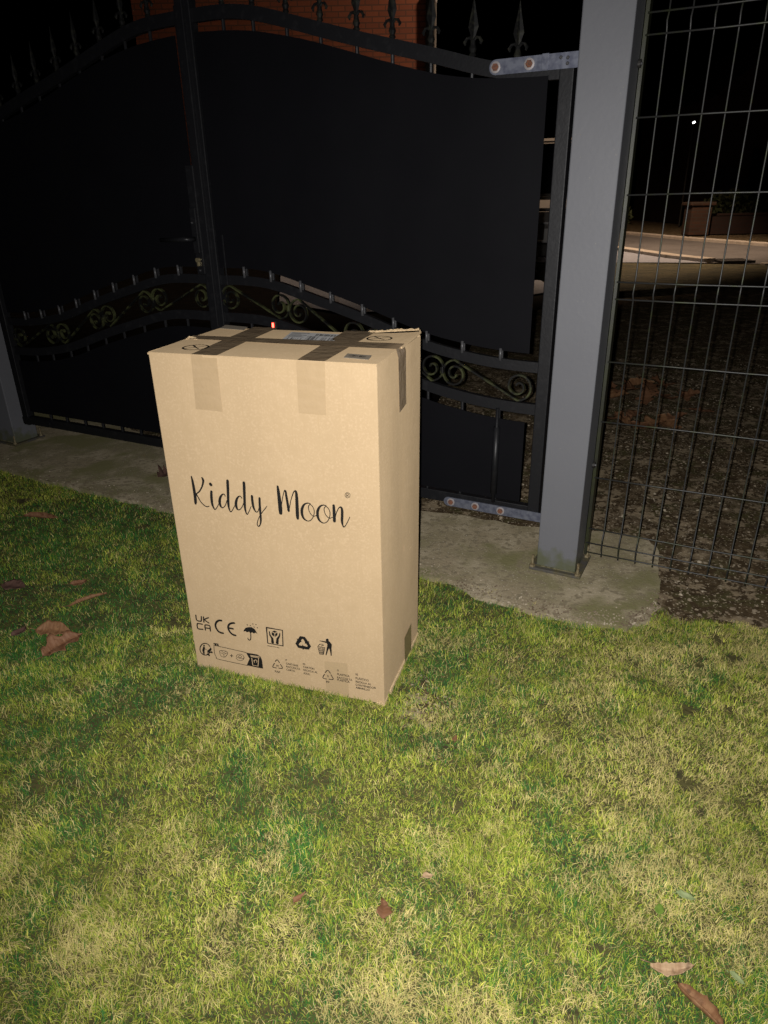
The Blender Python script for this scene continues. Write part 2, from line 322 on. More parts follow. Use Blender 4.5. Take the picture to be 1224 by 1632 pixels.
    C = np.ones((n, 7, 4)); C[:, :, :3] = col[:, None, :]; at.data.foreach_set('color', C.reshape(-1).astype(np.float32))
    return tag(link_mesh(name, me, m), kind='stuff')
def grass_material():
    m = bpy.data.materials.new('grass_blades'); m.use_nodes = True; n = m.node_tree.nodes; l = m.node_tree.links; b = n['Principled BSDF']
    a = n.new('ShaderNodeAttribute'); a.attribute_name = 'blade_colour'; l.new(a.outputs['Color'], b.inputs['Base Color']); b.inputs['Roughness'].default_value = .5; b.inputs['Specular IOR Level'].default_value = .14; b.inputs['Diffuse Roughness'].default_value = .3
    tr = n.new('ShaderNodeBsdfTranslucent'); l.new(a.outputs['Color'], tr.inputs[0]); mx = n.new('ShaderNodeMixShader'); mx.inputs[0].default_value = .12
    l.new(b.outputs[0], mx.inputs[1]); l.new(tr.outputs[0], mx.inputs[2]); l.new(mx.outputs[0], n['Material Output'].inputs[0]); return m
BOX_O = (-.577, 1.732); BOX_YAW = R(-18.4767); BW, BD, BH = .596, .357, .956
blades('lawn_grass', 1, [(-1.0, 1.0, .55, 1.15, 150000), (-1.3, 1.4, 1.15, 1.95, 90000), (-2.4, 1.1, 1.95, 2.8, 46000), (-3.0, -.6, 2.8, 4.0, 30000), (-4.2, -1.4, .35, 1.95, 6000), (1.5, 3.0, .35, 1.9, 6000)], grass_material(), lawn_poly, None)
def pebbles():
    bm = bmesh.new(); rr = random.Random(3)
    me = bpy.data.meshes.new('gravel'); vs = []; fs = []
    ico = [(0, 0, 1), (.89, 0, .45), (.28, .85, .45), (-.72, .53, .45), (-.72, -.53, .45), (.28, -.85, .45), (.72, .53, -.45), (-.28, .85, -.45), (-.89, 0, -.45), (-.28, -.85, -.45), (.72, -.53, -.45), (0, 0, -1)]
    fc = [(0, 1, 2), (0, 2, 3), (0, 3, 4), (0, 4, 5), (0, 5, 1), (1, 6, 2), (2, 7, 3), (3, 8, 4), (4, 9, 5), (5, 10, 1), (6, 7, 2), (7, 8, 3), (8, 9, 4), (9, 10, 5), (10, 6, 1), (11, 7, 6), (11, 8, 7), (11, 9, 8), (11, 10, 9), (11, 6, 10)]
    n = 0
    while n < 15000:
        x = rr.uniform(-2.6, 3.6); y = rr.uniform(1.75, 6.0); crumb = n % 7 == 0
        if crumb:
            q = rr.randrange(len(FRONT) - 1); t = rr.random(); off = abs(rr.gauss(0, .05)); x = FRONT[q][0] * (1 - t) + FRONT[q + 1][0] * t + off * .5 + rr.gauss(0, .01); y = FRONT[q][1] * (1 - t) + FRONT[q + 1][1] * t + off - .01
        elif inside(np.array([x]), np.array([y]), lawn_poly)[0] or inside(np.array([x]), np.array([y]), FRONT + BACK)[0]: continue
        if not crumb and fbm(x, y, 3, 3) < rr.uniform(-.4, .55): continue
        s = .0018 + (.0025 if crumb else .0065) * rr.random() ** 2 * (1.5 if rr.random() < .06 else 1); a = rr.uniform(0, 6.3); fl_ = rr.uniform(.35, .8); e = rr.uniform(.8, 1.5); b0 = len(vs)
        z = -.012 + .013 * fbm(x, y, 5) + .006 * fbm(x, y, 38, 2)
        if crumb: z = .0205
        for (u, v, w_) in ico:
            k = s * rr.uniform(.8, 1.15); p_ = (u * k * e, v * k); vs.append((x + p_[0] * math.cos(a) - p_[1] * math.sin(a), y + p_[0] * math.sin(a) + p_[1] * math.cos(a), z + w_ * k * fl_ + s * .1))
        fs += [(a_ + b0, b_ + b0, c_ + b0) for a_, b_, c_ in fc]; n += 1
    me.from_pydata(vs, [], fs); bm.free()
    tag(link_mesh('gravel', me, mat('gravel_stone', (.30, .245, .17), .85, noise=[(9, 2, .42, .55, (.15, .11, .07)), (31, 2, .56, .64, (.50, .43, .32))])), kind='stuff')
pebbles()

# ------------------------------------------------------------------ the carton
def catmull(pts, sub=5):
    out = []; P = [pts[0]] + list(pts) + [pts[-1]]
    if len(pts) < 3:
        return [tuple(a) for a in pts]
    for i in range(1, len(P) - 2):
        for k in range(sub):
            t = k / sub; p0, p1, p2, p3 = P[i - 1], P[i], P[i + 1], P[i + 2]
            out.append(tuple(.5 * ((2 * b) + (-a + c) * t + (2 * a - 5 * b + 4 * c - d) * t * t + (-a + 3 * b - 3 * c + d) * t ** 3) for a, b, c, d in zip(p0, p1, p2, p3)))
    out.append(tuple(pts[-1])); return out
def ribbon(bm, pts, y, th=.00025, smooth=True):
    """ink stroke on the (x, z) face: points in mm (x, z, width)"""
    P = catmull(pts) if smooth else pts
    P = [Vector((a / 1000, b / 1000, c * 1.14 / 1000)) for a, b, c in P]; n = len(P); prev = None
    for i, q in enumerate(P):
        a = P[max(i - 1, 0)]; b = P[min(i + 1, n - 1)]; d = Vector((b.x - a.x, b.y - a.y))
        if d.length < 1e-9: continue
        d.normalize(); h = max(q.z, .0007) / 2; l_ = (q.x - d.y * h, q.y + d.x * h); r_ = (q.x + d.y * h, q.y - d.x * h)
        cur = (bm.verts.new((l_[0], y, l_[1])), bm.verts.new((r_[0], y, r_[1])))
        if prev: bm.faces.new((prev[0], prev[1], cur[1], cur[0]))
        prev = cur
        if i in (0, n - 1) :
            c0 = bm.verts.new((q.x, y, q.y)); ring = [bm.verts.new((q.x + h * math.cos(t), y, q.y + h * math.sin(t))) for t in [k * math.pi / 5 for k in range(10)]]
            for k in range(10): bm.faces.new((c0, ring[k], ring[(k + 1) % 10]))
def poly2(bm, pts, y):
    f = bm.faces.new([bm.verts.new((a / 1000, y, b / 1000)) for a, b in pts]); bmesh.ops.triangulate(bm, faces=[f])
def text_bm(bm, s, x, z, size, y, sx=1.0):
    cu = bpy.data.curves.new('t', 'FONT'); cu.body = s; cu.size = size / 1000; cu.offset = .0002
    to = bpy.data.objects.new('t', cu); COL.objects.link(to); dg = bpy.context.evaluated_depsgraph_get(); me = bpy.data.meshes.new_from_object(to.evaluated_get(dg))
    t = bmesh.new(); t.from_mesh(me); Mx = Matrix.Translation((x / 1000, y, z / 1000)) @ Matrix.Rotation(R(90), 4, 'X') @ Matrix.Diagonal((sx, 1, 1, 1)); merge(bm, t, Mx)
    bpy.data.objects.remove(to); bpy.data.meshes.remove(me); bpy.data.curves.remove(cu)
ART = {"K":[[[77.1,634.5,3.5],[78.7,622.4,6.1],[79.6,602.0,7.5],[80.0,581.4,8.0],[79.1,563.8,8.0],[78.1,557.0,6.2]],[[109.6,634.1,4.3],[111.8,628.6,6.1],[110.8,621.2,5.2],[104.4,606.4,3.9],[94.7,593.1,3.5],[85.8,585.3,3.1],[90.2,574.1,3.1],[96.0,562.9,2.7],[104.8,554.6,2.7],[113.0,551.7,2.7],[119.5,554.4,1.8]],[[132.2,619.1,7.8],[133.7,617.2,7.8]],[[132.3,597.9,6.1],[130.4,584.1,7.0],[129.6,565.4,6.6],[131.5,554.0,4.8],[135.7,546.8,3.1],[142.0,552.1,2.2],[151.3,567.6,1.7]],[[172.4,589.4,2.6],[168.9,594.8,2.6],[162.1,591.3,4.3],[155.6,580.4,6.5],[153.2,568.6,7.0],[155.2,558.0,5.2],[161.2,554.9,2.6],[169.5,563.2,2.2],[176.5,578.3,2.2]],[[184.3,633.8,6.8],[183.4,619.7,7.2],[181.7,599.3,6.8],[179.4,574.5,6.5],[179.1,557.9,5.2],[182.7,545.8,2.6],[188.9,551.4,2.2],[199.4,568.2,1.7]],[[220.7,589.1,2.5],[216.3,594.4,2.5],[209.6,590.5,4.3],[203.7,580.1,6.4],[201.4,567.6,6.9],[203.6,557.5,5.2],[209.2,554.7,2.6],[217.7,562.6,2.1],[225.2,576.9,2.1]],[[231.5,633.2,7.1],[230.4,615.9,7.1],[228.9,595.6,6.8],[227.5,575.1,6.4],[227.3,558.7,5.1],[230.8,544.5,2.6],[236.6,551.3,2.1],[245.5,568.7,1.7]],[[250.8,598.5,5.9],[250.7,585.5,6.3],[251.8,569.3,5.9],[255.7,558.2,3.8],[260.3,554.6,2.5],[265.3,559.2,2.1],[269.4,571.1,2.1]],[[272.3,594.9,5.4],[271.1,575.3,5.9],[270.7,554.8,5.5],[270.3,534.2,5.1],[267.7,521.4,3.4],[262.8,514.2,2.6],[258.9,517.1,2.6],[259.9,526.8,2.1],[266.9,542.1,2.1],[277.6,557.6,2.1],[286.9,568.8,2.1],[291.3,575.3,1.7]],[[327.6,634.7,4.9],[328.4,621.0,7.3],[329.1,597.2,9.0],[329.4,573.1,9.9],[329.1,560.0,8.3]],[[330.0,560.9,2.5],[332.6,577.4,2.1],[339.1,606.1,2.0],[345.9,625.0,2.4],[349.0,622.9,4.8],[349.6,611.1,5.7],[351.2,591.3,6.1],[352.4,571.3,6.1],[352.6,568.9,4.9]],[[353.5,570.7,2.5],[355.9,579.8,2.0],[361.5,600.3,2.0],[369.5,620.9,2.4],[374.8,627.3,3.6],[377.7,624.8,5.6],[378.2,609.9,7.2],[377.2,585.9,8.1],[376.2,561.7,8.1],[376.2,551.1,6.5]],[[414.1,596.7,2.4],[406.2,597.5,2.8],[396.7,591.8,4.8],[390.3,579.2,6.5],[389.2,565.0,6.5],[393.2,553.3,4.9],[402.8,547.4,2.4],[413.0,551.3,2.0],[421.0,564.3,2.0],[423.5,578.6,2.0],[419.5,590.1,2.0],[413.1,594.2,2.0],[408.3,587.0,2.0],[410.5,573.2,2.0],[419.8,562.9,2.0],[432.0,568.2,1.6]],[[456.3,596.1,2.4],[448.6,596.9,2.8],[439.3,591.3,4.8],[433.0,578.7,6.4],[432.1,564.6,6.4],[436.2,553.0,4.8],[445.7,547.1,2.4],[455.8,551.0,2.0],[463.6,563.9,2.0],[465.9,578.1,2.0],[461.8,589.6,2.0],[455.4,593.7,2.0],[450.7,586.5,2.0],[453.1,572.8,2.0],[462.3,562.6,2.0],[472.3,566.0,1.6]],[[476.7,598.9,5.9],[476.9,580.0,7.1],[476.5,556.1,7.1]],[[477.4,560.2,2.0],[483.5,580.7,2.0],[489.9,593.2,2.3],[495.1,596.4,3.9],[498.3,590.1,5.8],[497.9,574.3,6.2],[496.8,558.2,5.9],[498.6,546.4,3.5],[501.6,542.7,2.4],[508.2,551.4,2.0],[518.3,572.4,1.6]],[[521.0,631.2,1.1],[520.4,628.5,1.1],[519.0,626.1,1.1],[516.8,624.4,1.1],[514.3,623.6,1.2],[511.8,623.9,1.2],[509.8,625.2,1.2],[508.5,627.4,1.2],[508.1,630.0,1.2],[508.7,632.7,1.2],[510.2,635.1,1.1],[512.4,636.8,1.1],[514.9,637.5,1.1],[517.3,637.2,1.1],[519.4,635.9,1.1],[520.7,633.8,1.1],[521.0,631.2,1.1]],[[512.1,626.5,1.2],[512.4,634.2,1.1],[516.6,634.2,1.1],[516.9,631.2,1.1],[512.6,630.0,1.1],[517.1,627.0,1.1]]],"S":{"ukca":[[[23.8,193.6,3.7],[23.5,179.9,3.7],[27.1,175.1,3.7],[37.5,175.6,3.7],[40.2,178.9,3.7],[42.1,192.2,3.6]],[[49.3,193.0,3.6],[48.2,174.5,3.7]],[[66.3,193.2,3.6],[51.7,183.5,3.6],[65.1,174.9,3.6]],[[41.6,165.7,3.7],[27.3,165.5,3.7],[23.5,161.4,3.7],[22.9,150.4,3.7],[26.2,146.4,3.7],[41.2,147.7,3.7]],[[49.2,147.0,3.7],[49.8,162.2,3.7],[53.5,165.7,3.7],[63.9,166.2,3.6],[66.7,162.7,3.6],[66.1,146.9,3.7]],[[50.1,155.1,3.7],[66.2,155.2,3.7]]],"ce":[[[108.4,191.4,5.5],[100.2,190.1,5.5],[91.2,183.0,5.5],[86.3,172.1,5.6],[87.5,160.9,5.6],[93.8,151.4,5.6],[101.5,148.4,5.6],[108.1,148.1,5.6]],[[149.9,190.7,5.4],[141.2,188.8,5.5],[133.1,183.3,5.5],[128.4,174.9,5.5],[128.6,164.2,5.5],[134.3,153.8,5.5],[141.7,149.4,5.5],[149.1,148.3,5.5]],[[129.6,170.0,5.0],[143.7,170.1,4.9]]],"umb":[[[199.9,168.9,2.7],[198.3,148.9,2.7],[195.1,141.8,2.7],[190.6,141.6,2.7],[188.5,146.4,2.7]],[[191.6,192.9,3.0],[192.0,192.4,3.0]],[[201.1,192.2,2.9],[201.6,191.7,2.9]],[[209.9,199.2,2.9],[210.4,198.7,2.9]],[[219.8,199.4,2.9],[220.2,198.9,2.9]],[[212.8,189.4,2.9],[213.2,188.9,2.9]],[[223.1,189.1,2.9],[223.6,188.6,2.9]]],"frame":[[[252.6,195.5,3.7],[302.3,195.9,3.6],[299.3,142.6,3.7],[251.4,142.3,3.7],[252.6,195.5,3.7]],[[260.4,183.5,2.6],[261.4,172.0,4.2],[267.4,161.9,6.4],[267.4,148.4,8.0]],[[293.2,184.2,2.6],[290.8,174.1,4.2],[284.2,163.3,6.3],[281.9,148.9,7.9]]],"tri":[[[56.0,90.3,2.9],[53.6,94.4,2.9],[50.1,97.3,2.9],[45.8,98.6,2.9],[40.9,98.3,2.9],[35.9,96.5,2.9],[31.0,93.2,2.9],[26.7,88.7,2.9],[23.2,83.3,2.9],[20.9,77.4,2.9],[19.8,71.5,2.9],[20.1,65.9,2.9],[21.7,61.1,2.9],[24.6,57.4,2.9],[28.5,55.2,2.9],[33.1,54.5,2.9],[38.2,55.5,2.9],[43.2,58.0,2.9],[47.9,61.9,2.9],[51.9,66.8,2.9]],[[35.1,82.0,5.8],[31.1,69.5,6.9],[32.3,62.3,2.9]],[[31.3,65.1,2.6],[27.4,56.9,2.6]],[[33.3,65.4,2.6],[32.0,56.3,2.6]],[[34.7,79.0,2.3],[42.6,75.9,1.7]],[[58.3,86.1,2.3],[56.9,79.9,6.3],[47.4,70.9,5.8]],[[59.7,70.1,6.3],[53.2,68.9,3.5],[44.6,66.5,2.3]],[[48.8,57.2,5.8],[44.7,61.5,4.0]]],"pill":[[[70.8,97.0,1.7],[69.0,71.7,1.7],[73.0,56.1,1.7],[81.8,49.4,1.7],[175.5,47.4,1.7]],[[87.2,97.5,1.7],[176.7,94.5,1.7]],[[86.7,80.7,1.4],[97.3,84.6,1.4],[112.2,84.3,1.4],[113.2,75.1,1.4],[101.1,61.2,1.4],[89.3,65.0,1.4],[86.7,80.7,1.4]],[[90.7,75.5,1.4],[101.3,73.0,1.4],[111.6,79.2,1.4]],[[100.4,72.9,1.4],[100.1,61.6,1.4]],[[93.0,83.3,1.4],[100.6,78.8,1.4],[108.0,83.0,1.4]],[[122.1,71.7,2.0],[131.1,72.4,2.0]],[[127.0,76.7,2.0],[125.9,67.4,2.0]],[[142.6,74.1,1.4],[145.7,78.5,1.4],[150.1,81.9,1.4],[155.0,84.0,1.4],[160.0,84.3,1.4],[164.1,82.9,1.4],[166.9,79.9,1.4],[167.8,75.8,1.4],[166.9,71.2,1.4],[164.1,66.7,1.4],[160.0,63.0,1.4],[155.1,60.7,1.4],[150.0,60.0,1.4],[145.7,61.1,1.4],[142.6,63.8,1.4],[141.3,67.8,1.4]],[[159.9,76.1,1.4],[158.4,73.2,1.4],[155.3,71.2,1.4],[152.0,71.1,1.4],[150.1,72.9,1.4],[150.4,75.8,1.4],[152.9,78.4,1.4],[156.3,79.5,1.4],[159.0,78.6,1.4],[159.9,76.1,1.4]],[[141.8,71.4,1.4],[156.3,68.1,1.4],[169.0,73.3,1.4]]],"pap":[[[269.2,82.0,2.4],[274.5,88.7,2.4],[278.7,87.2,2.4],[282.1,80.6,2.4]],[[284.7,75.3,2.4],[289.7,66.1,2.4],[288.2,61.1,2.4],[277.7,60.4,2.4]],[[271.0,59.1,2.4],[260.8,59.0,2.4],[260.1,63.5,2.4],[265.9,74.8,2.4]]],"man":[[[414.6,183.0,1.9],[430.5,181.9,4.4],[439.7,182.5,8.1]],[[437.3,166.0,5.7],[433.4,151.5,3.8],[429.9,138.8,2.5]],[[443.5,167.0,6.9],[444.9,153.5,4.4],[445.4,139.8,2.5]]],"basket":[[[406.2,162.4,1.6],[428.8,162.5,1.6]],[[407.1,160.8,1.6],[410.9,137.9,1.6]],[[427.5,160.9,1.6],[422.5,138.5,1.6]],[[410.9,137.9,1.6],[422.5,138.5,1.6]],[[410.8,161.4,1.3],[413.5,138.3,1.3]],[[415.5,161.6,1.3],[416.2,138.1,1.3]],[[420.1,161.7,1.3],[418.8,138.6,1.3]],[[424.1,161.7,1.3],[421.0,139.0,1.3]],[[407.7,155.7,1.3],[426.6,156.6,1.3]],[[408.9,150.0,1.3],[425.4,150.8,1.3]],[[409.8,144.0,1.3],[423.8,144.7,1.3]],[[408.6,165.2,1.9],[413.0,171.4,1.9],[422.3,173.0,1.9],[424.6,170.0,1.9],[417.3,166.0,1.9]]],"pp":[[[423.6,76.0,2.3],[429.7,85.0,2.3],[435.0,83.8,2.2],[439.0,77.1,2.3]],[[440.6,72.0,2.3],[446.3,60.6,2.3],[444.2,56.2,2.3],[433.5,55.6,2.3]],[[426.5,54.3,2.3],[416.4,55.3,2.3],[416.1,60.2,2.3],[421.0,69.8,2.3]]]},"P":{"umb":[[[176.9,167.1],[178.2,171.8],[185.0,181.3],[194.7,185.6],[205.3,187.3],[214.4,182.4],[221.4,167.4],[215.7,170.6],[209.6,166.8],[204.7,169.9],[199.0,165.6],[194.8,170.0],[187.3,166.5],[183.8,169.9]]],"cube":[[[267.6,183.6],[276.1,180.6],[275.0,168.7],[267.2,173.5]],[[278.1,180.3],[286.2,185.5],[284.8,175.9],[277.0,168.5]],[[268.9,186.0],[276.9,190.1],[285.9,187.7],[277.2,182.4]]],"head":[[[39.2,89.5],[38.3,87.2],[36.5,85.7],[34.5,85.4],[33.2,86.5],[33.0,88.6],[34.0,90.9],[35.9,92.4],[37.8,92.5],[39.0,91.2]]],"tab":[[[70.4,106.3],[86.8,106.8],[87.7,97.0],[70.7,96.4]]],"bin":[[[176.4,93.9],[212.6,95.0],[222.7,90.2],[226.7,77.8],[226.8,46.9],[173.4,47.6],[185.9,74.0]]],"man":[[[441.1,190.2],[440.0,187.0],[437.5,184.7],[434.6,184.3],[432.4,185.9],[431.8,188.9],[433.1,192.1],[435.7,194.2],[438.5,194.4],[440.6,192.6]],[[432.1,182.9],[443.0,185.4],[449.3,177.6],[448.1,167.2],[444.9,153.5],[441.8,163.3],[434.6,155.2],[437.1,167.7],[435.7,175.3]]]},"L":[[[192.3,83.9,2.5],[216.8,84.2,2.5],[211.5,53.5,2.5],[194.4,53.3,2.5],[193.8,77.8,2.5]],[[191.1,87.5,2.5],[219.3,88.1,2.5]],[[208.3,66.5,1.9],[209.6,69.2,1.9],[209.7,71.9,1.9],[208.5,73.9,1.9],[206.5,74.7,1.9],[204.1,74.0,1.9],[202.0,72.1,1.9],[200.7,69.4,1.9],[200.6,66.7,1.9],[201.7,64.6,1.9]],[[73.8,103.4,1.1],[73.7,98.1,1.1]],[[79.9,103.8,1.1],[83.7,103.9,1.1],[79.9,99.7,1.1],[83.6,98.6,1.1]]],"rc":[362.8,165.3],"rcr":24.1,"T":[["20",269.9,66.7,5.6],["PAP",263.8,43.7,6.7],["5",428.9,63.7,6.2],["PP",423.6,42.2,6.7],["IT",302.2,93.9,4.8],["CARTONE",302.7,80.7,5.9],["RACCOLTA",302.8,70.2,5.9],["CARTA",302.5,59.3,5.9],["ES",356.5,91.2,5.6],["CARTÓN",356.7,80.8,5.9],["RECICLA AL",356.3,70.0,5.9],["AZUL",356.1,58.7,5.9],["IT",459.6,90.5,5.1],["PLASTICA",459.0,77.3,6.2],["RACCOLTA",458.4,65.7,6.2],["PLASTICA",458.0,57.4,6.2],["ES",514.4,88.7,5.6],["PLÁSTICO",513.9,75.2,6.2],["RECICLA AL",513.5,63.7,6.2],["CONTENEDOR",513.1,52.9,6.2],["AMARILLO",513.4,42.9,6.2],["HANDLE WITH CARE",248.4,133.3,4.0]],"top":{"circles":[[104.7,51.5],[517.4,262.9]],"label":[[270.6,191.9],[247.0,309.4],[392.4,302.6],[419.9,177.3]],"label2":[[16.4,320.5],[3.3,376.2],[87.6,355.6],[100.5,305.8]],"label3":[[507.9,28.5],[501.1,74.1],[564.4,65.8],[572.1,19.0]],"tA":[[122.9,-1.6],[194.7,-0.2],[181.8,353.8],[106.8,358.5]],"tB":[[407.8,-10.9],[478.3,-8.5],[479.4,345.8],[389.1,362.0]]},"front":{"tA":[[122.5,949.7],[189.4,949.2],[192.8,817.5],[117.1,819.5]],"tB":[[400.2,952.7],[472.5,952.6],[468.7,829.1],[399.0,829.6]],"low":[[422.9,115.4],[491.2,121.3],[491.9,1.2],[422.1,0.7]]}}
def carton():
    root = empty('cardboard_box', (BOX_O[0], BOX_O[1], 0), BOX_YAW)
    tag(root, 'tall brown taped cardboard carton on the lawn with black script lettering', 'box')
    # body: gridded so that the walls can bow and dent
    bm = bmesh.new(); nx, ny, nz = 24, 14, 38
    def P(x, y, z):
        # small bows and dents; local frame x right, y back, z up
        e = 4 * x / BW * (1 - x / BW); g = 4 * z / BH * (1 - z / BH); d = 4 * y / BD * (1 - y / BD)
        ox = oy = 0
        if y < 1e-6: oy = -.004 * e * g + .0022 * mnoise.noise(Vector((x * 7, z * 6, 1))) * e
        if x > BW - 1e-6: ox = .003 * d * g + .003 * mnoise.noise(Vector((y * 9, z * 6, 5))) * d
        # vertical crease beside the front right edge
        if y < 1e-6: oy += .0022 * math.exp(-((x - BW + .022) / .007) ** 2) * max(0, 1 - z / .62)
        # corner drift measured against the true rectangle
        cx = x / BW; cy = y / BD
        ox += .002 * cx * (1 - cy) ; ox += .007 * cx * cy * (z / BH)
        return Vector((x + ox, y + oy, z))
    def face(fn, na, nb_):
        vv = [[bm.verts.new(P(*fn(i / na, j / nb_))) for i in range(na + 1)] for j in range(nb_ + 1)]
        for j in range(nb_):
            for i in range(na): bm.faces.new((vv[j][i], vv[j][i + 1], vv[j + 1][i + 1], vv[j + 1][i]))
    face(lambda a, b: (a * BW, 0, b * BH), nx, nz); face(lambda a, b: (BW, a * BD, b * BH), ny, nz); face(lambda a, b: (a * BW, BD, b * BH), nx, nz)
    face(lambda a, b: (0, a * BD, b * BH), ny, nz); face(lambda a, b: (a * BW, b * BD, 0), nx, ny); face(lambda a, b: (a * BW, b * BD, BH - .004), nx, ny)
    bmesh.ops.remove_doubles(bm, verts=bm.verts, dist=.0004)
    body = obj('carton_walls', bm, M_card, root, smooth=False)
    bv = body.modifiers.new('b', 'BEVEL'); bv.width = .0035; bv.segments = 3; bv.limit_method = 'ANGLE'; bv.angle_limit = R(50)
    # two long top flaps meeting at the seam
    for nm, y0, y1, lift in (('front', 0, BD / 2 - .0015, 0), ('back', BD / 2 + .0015, BD, 1)):
        bm = bmesh.new(); N = 20; rows = []
        for i in range(N + 1):
            x = -.001 + (BW + .003) * i / N; up = lift * .011 * max(0, (x - .40) / .2) ** 2 + .0012 * mnoise.noise(Vector((x * 9, y0, 2)))
            xx = x + lift * .006 * (x / BW)
            pts = [(xx, y0 + .0015 if not lift else y0, BH + (0 if not lift else up * .35)), (xx, y1 - (.0015 if lift else 0), BH + up)]
            if lift == 0 : pts = [(x, -.001, BH - .0015), (x, y1, BH + .001 + up)]
            rows.append([bm.verts.new((a, b, c)) for a, b, c in pts] + [bm.verts.new((a, b, c - .0045)) for a, b, c in pts[::-1]])
        for a, b in zip(rows, rows[1:]):
            for k in range(4): bm.faces.new((a[k], b[k], b[(k + 1) % 4], a[(k + 1) % 4]))
        bm.faces.new(rows[0]); bm.faces.new(rows[-1][::-1])
        obj('top_flap', bm, M_card, root)
    ZT = BH + .0035
    # torn paper edges: left end of the seam and right rim
    rr = random.Random(5)
    def torn(pts, w0):
        bm = bmesh.new(); pr = None
        for i, (x, y, z) in enumerate(pts):
            w1 = w0 * rr.uniform(.4, 1.2); c = (bm.verts.new((x, y, z)), bm.verts.new((x + rr.uniform(-.002, .002), y + w1, z + rr.uniform(.001, .004))), bm.verts.new((x, y + w1 * .4, z - .003)))
            if pr:
                for k in range(3): bm.faces.new((pr[k], c[k], c[(k + 1) % 3], pr[(k + 1) % 3]))
            pr = c
        obj('torn_edge', bm, M_cardedge, root)
    torn([(.004 + .0040 * i, BD / 2 - .016 + .0005 * i, ZT - .001 + .0035 * math.sin(i * .5)) for i in range(10)], .012)
    torn([(.455 + .0050 * i, BD - .008, ZT + .0018 + .00042 * i) for i in range(30)], .006)
    torn([(BW + .004 + .0001 * i, BD - .012 + .0005 * i, ZT - .004 + .0009 * i) for i in range(16)], .004)
    torn([(BW + .001, BD * .30 + .0045 * i, BH - .002 - .0006 * (i % 3)) for i in range(8)], .003)
    # flap lips at the bottom of the right side
    bm = bmesh.new(); box(bm, BW + .001, BW + .006, .05, BD - .01, .0, .016, .001); box(bm, BW - .02, BW + .004, -.004, .03, .0, .010, .001)
    obj('bottom_flap', bm, M_cardedge, root)
    # tape: each strip is one bent film over the edge
    def strip(name, pts, m, th=.0003):
        """pts: list of cross-sections ((x,y,z),(x,y,z))"""
        bm = bmesh.new(); pr = None; pts2 = []
        for a, b in zip(pts, pts[1:]):
            N = 8
            for k in range(N): pts2.append(tuple(tuple(a[s][q] + (b[s][q] - a[s][q]) * k / N for q in range(3)) for s in range(2)))
        pts2.append(pts[-1])
        for a, b in pts2:
            row = [bm.verts.new([a[q] + (b[q] - a[q]) * t / 4 for q in range(3)]) for t in range(5)]
            for v in row: v.co.z += .0004 * mnoise.noise(v.co * 60)
            if pr:
                for k in range(4): bm.faces.new((pr[k], pr[k + 1], row[k + 1], row[k]))
            pr = row
        return obj(name, bm, m, root, smooth=True)
    E = .0012
    # across-tapes, on the top then over the front edge and down
    strip('tape_strip', [((.107, BD, ZT + .0022), (.182, BD, ZT + .0022)), ((.115, BD / 2, ZT + .0008), (.188, BD / 2, ZT + .0008)), ((.1225, -.0005, BH + .0002), (.193, -.0005, BH + .0002))], M_tape)
    strip('tape_strip', [((.389, BD, ZT + .0022), (.478, BD, ZT + .0026)), ((.398, BD / 2, ZT + .0008), (.476, BD / 2, ZT + .0008)), ((.4045, -.0005, BH + .0002), (.473, -.0005, BH + .0002))], M_tape)
    def front(name, q, m, th=1):
        """film on the front wall following its bow"""
        (x0, z0), (x1, z1), (x2, z2), (x3, z3) = q; bm = bmesh.new(); N = 10; rows = []
        for j in range(N + 1):
            t = j / N; row = []
            for i in range(7):
                s_ = i / 6; xa = (x0 + (x1 - x0) * s_) * (1 - t) + (x3 + (x2 - x3) * s_) * t; za = (z0 + (z1 - z0) * s_) * (1 - t) + (z3 + (z2 - z3) * s_) * t
                pp = P(xa / 1000, 0, za / 1000); row.append(bm.verts.new((pp.x, pp.y - E, pp.z)))
            rows.append(row)
        for a, b in zip(rows, rows[1:]):
            for i in range(6): bm.faces.new((a[i], a[i + 1], b[i + 1], b[i]))
        return obj(name, bm, m, root, smooth=True)
    front('tape_strip', [(122.5, 955), (192, 955), (192.8, 817.5), (117.1, 819.5)], M_tapefront)
    front('tape_strip', [(401, 955), (472.5, 955), (468.7, 829.1), (399.0, 829.6)], M_tapefront)
    front('tape_strip', ART['front']['low'], M_tapelow)
    # seam tape and its tail down the right side
    h = .031
    strip('seam_tape', [((.004, BD / 2 - h * .6, ZT + .0014), (.004, BD / 2 + h * .8, ZT + .0016)), ((.3, BD / 2 - h, ZT + .0016), (.3, BD / 2 + h * .9, ZT + .0016)), ((BW + .002, BD / 2 - h, ZT + .0010), (BW + .004, BD / 2 + h, ZT + .003)), ((BW + .0075, BD / 2 - h, BH - .015), (BW + .0085, BD / 2 + h, BH - .012)), ((BW + .0075, BD / 2 - h * .8, BH - .155), (BW + .0085, BD / 2 + h, BH - .147))], M_tape)
    strip('side_tape', [((BW + .0068, BD / 2 + .008, .016), (BW + .0085, BD / 2 + .072, .018)), ((BW + .0072, BD / 2 + .004, .105), (BW + .009, BD / 2 + .07, .115))], M_tapeolive)
    # labels on the top
    def top_label(name, q, z, m):
        bm = bmesh.new(); vs = [(a / 1000, b / 1000) for a, b in q]; prism(bm, vs, z, z + .0004); return obj(name, bm, m, root)
    def inter(q, s, t):
        a = [q[0][k] + (q[3][k] - q[0][k]) * s for k in (0, 1)]; b = [q[1][k] + (q[2][k] - q[1][k]) * s for k in (0, 1)]; return ((a[0] + (b[0] - a[0]) * t) / 1000, (a[1] + (b[1] - a[1]) * t) / 1000)
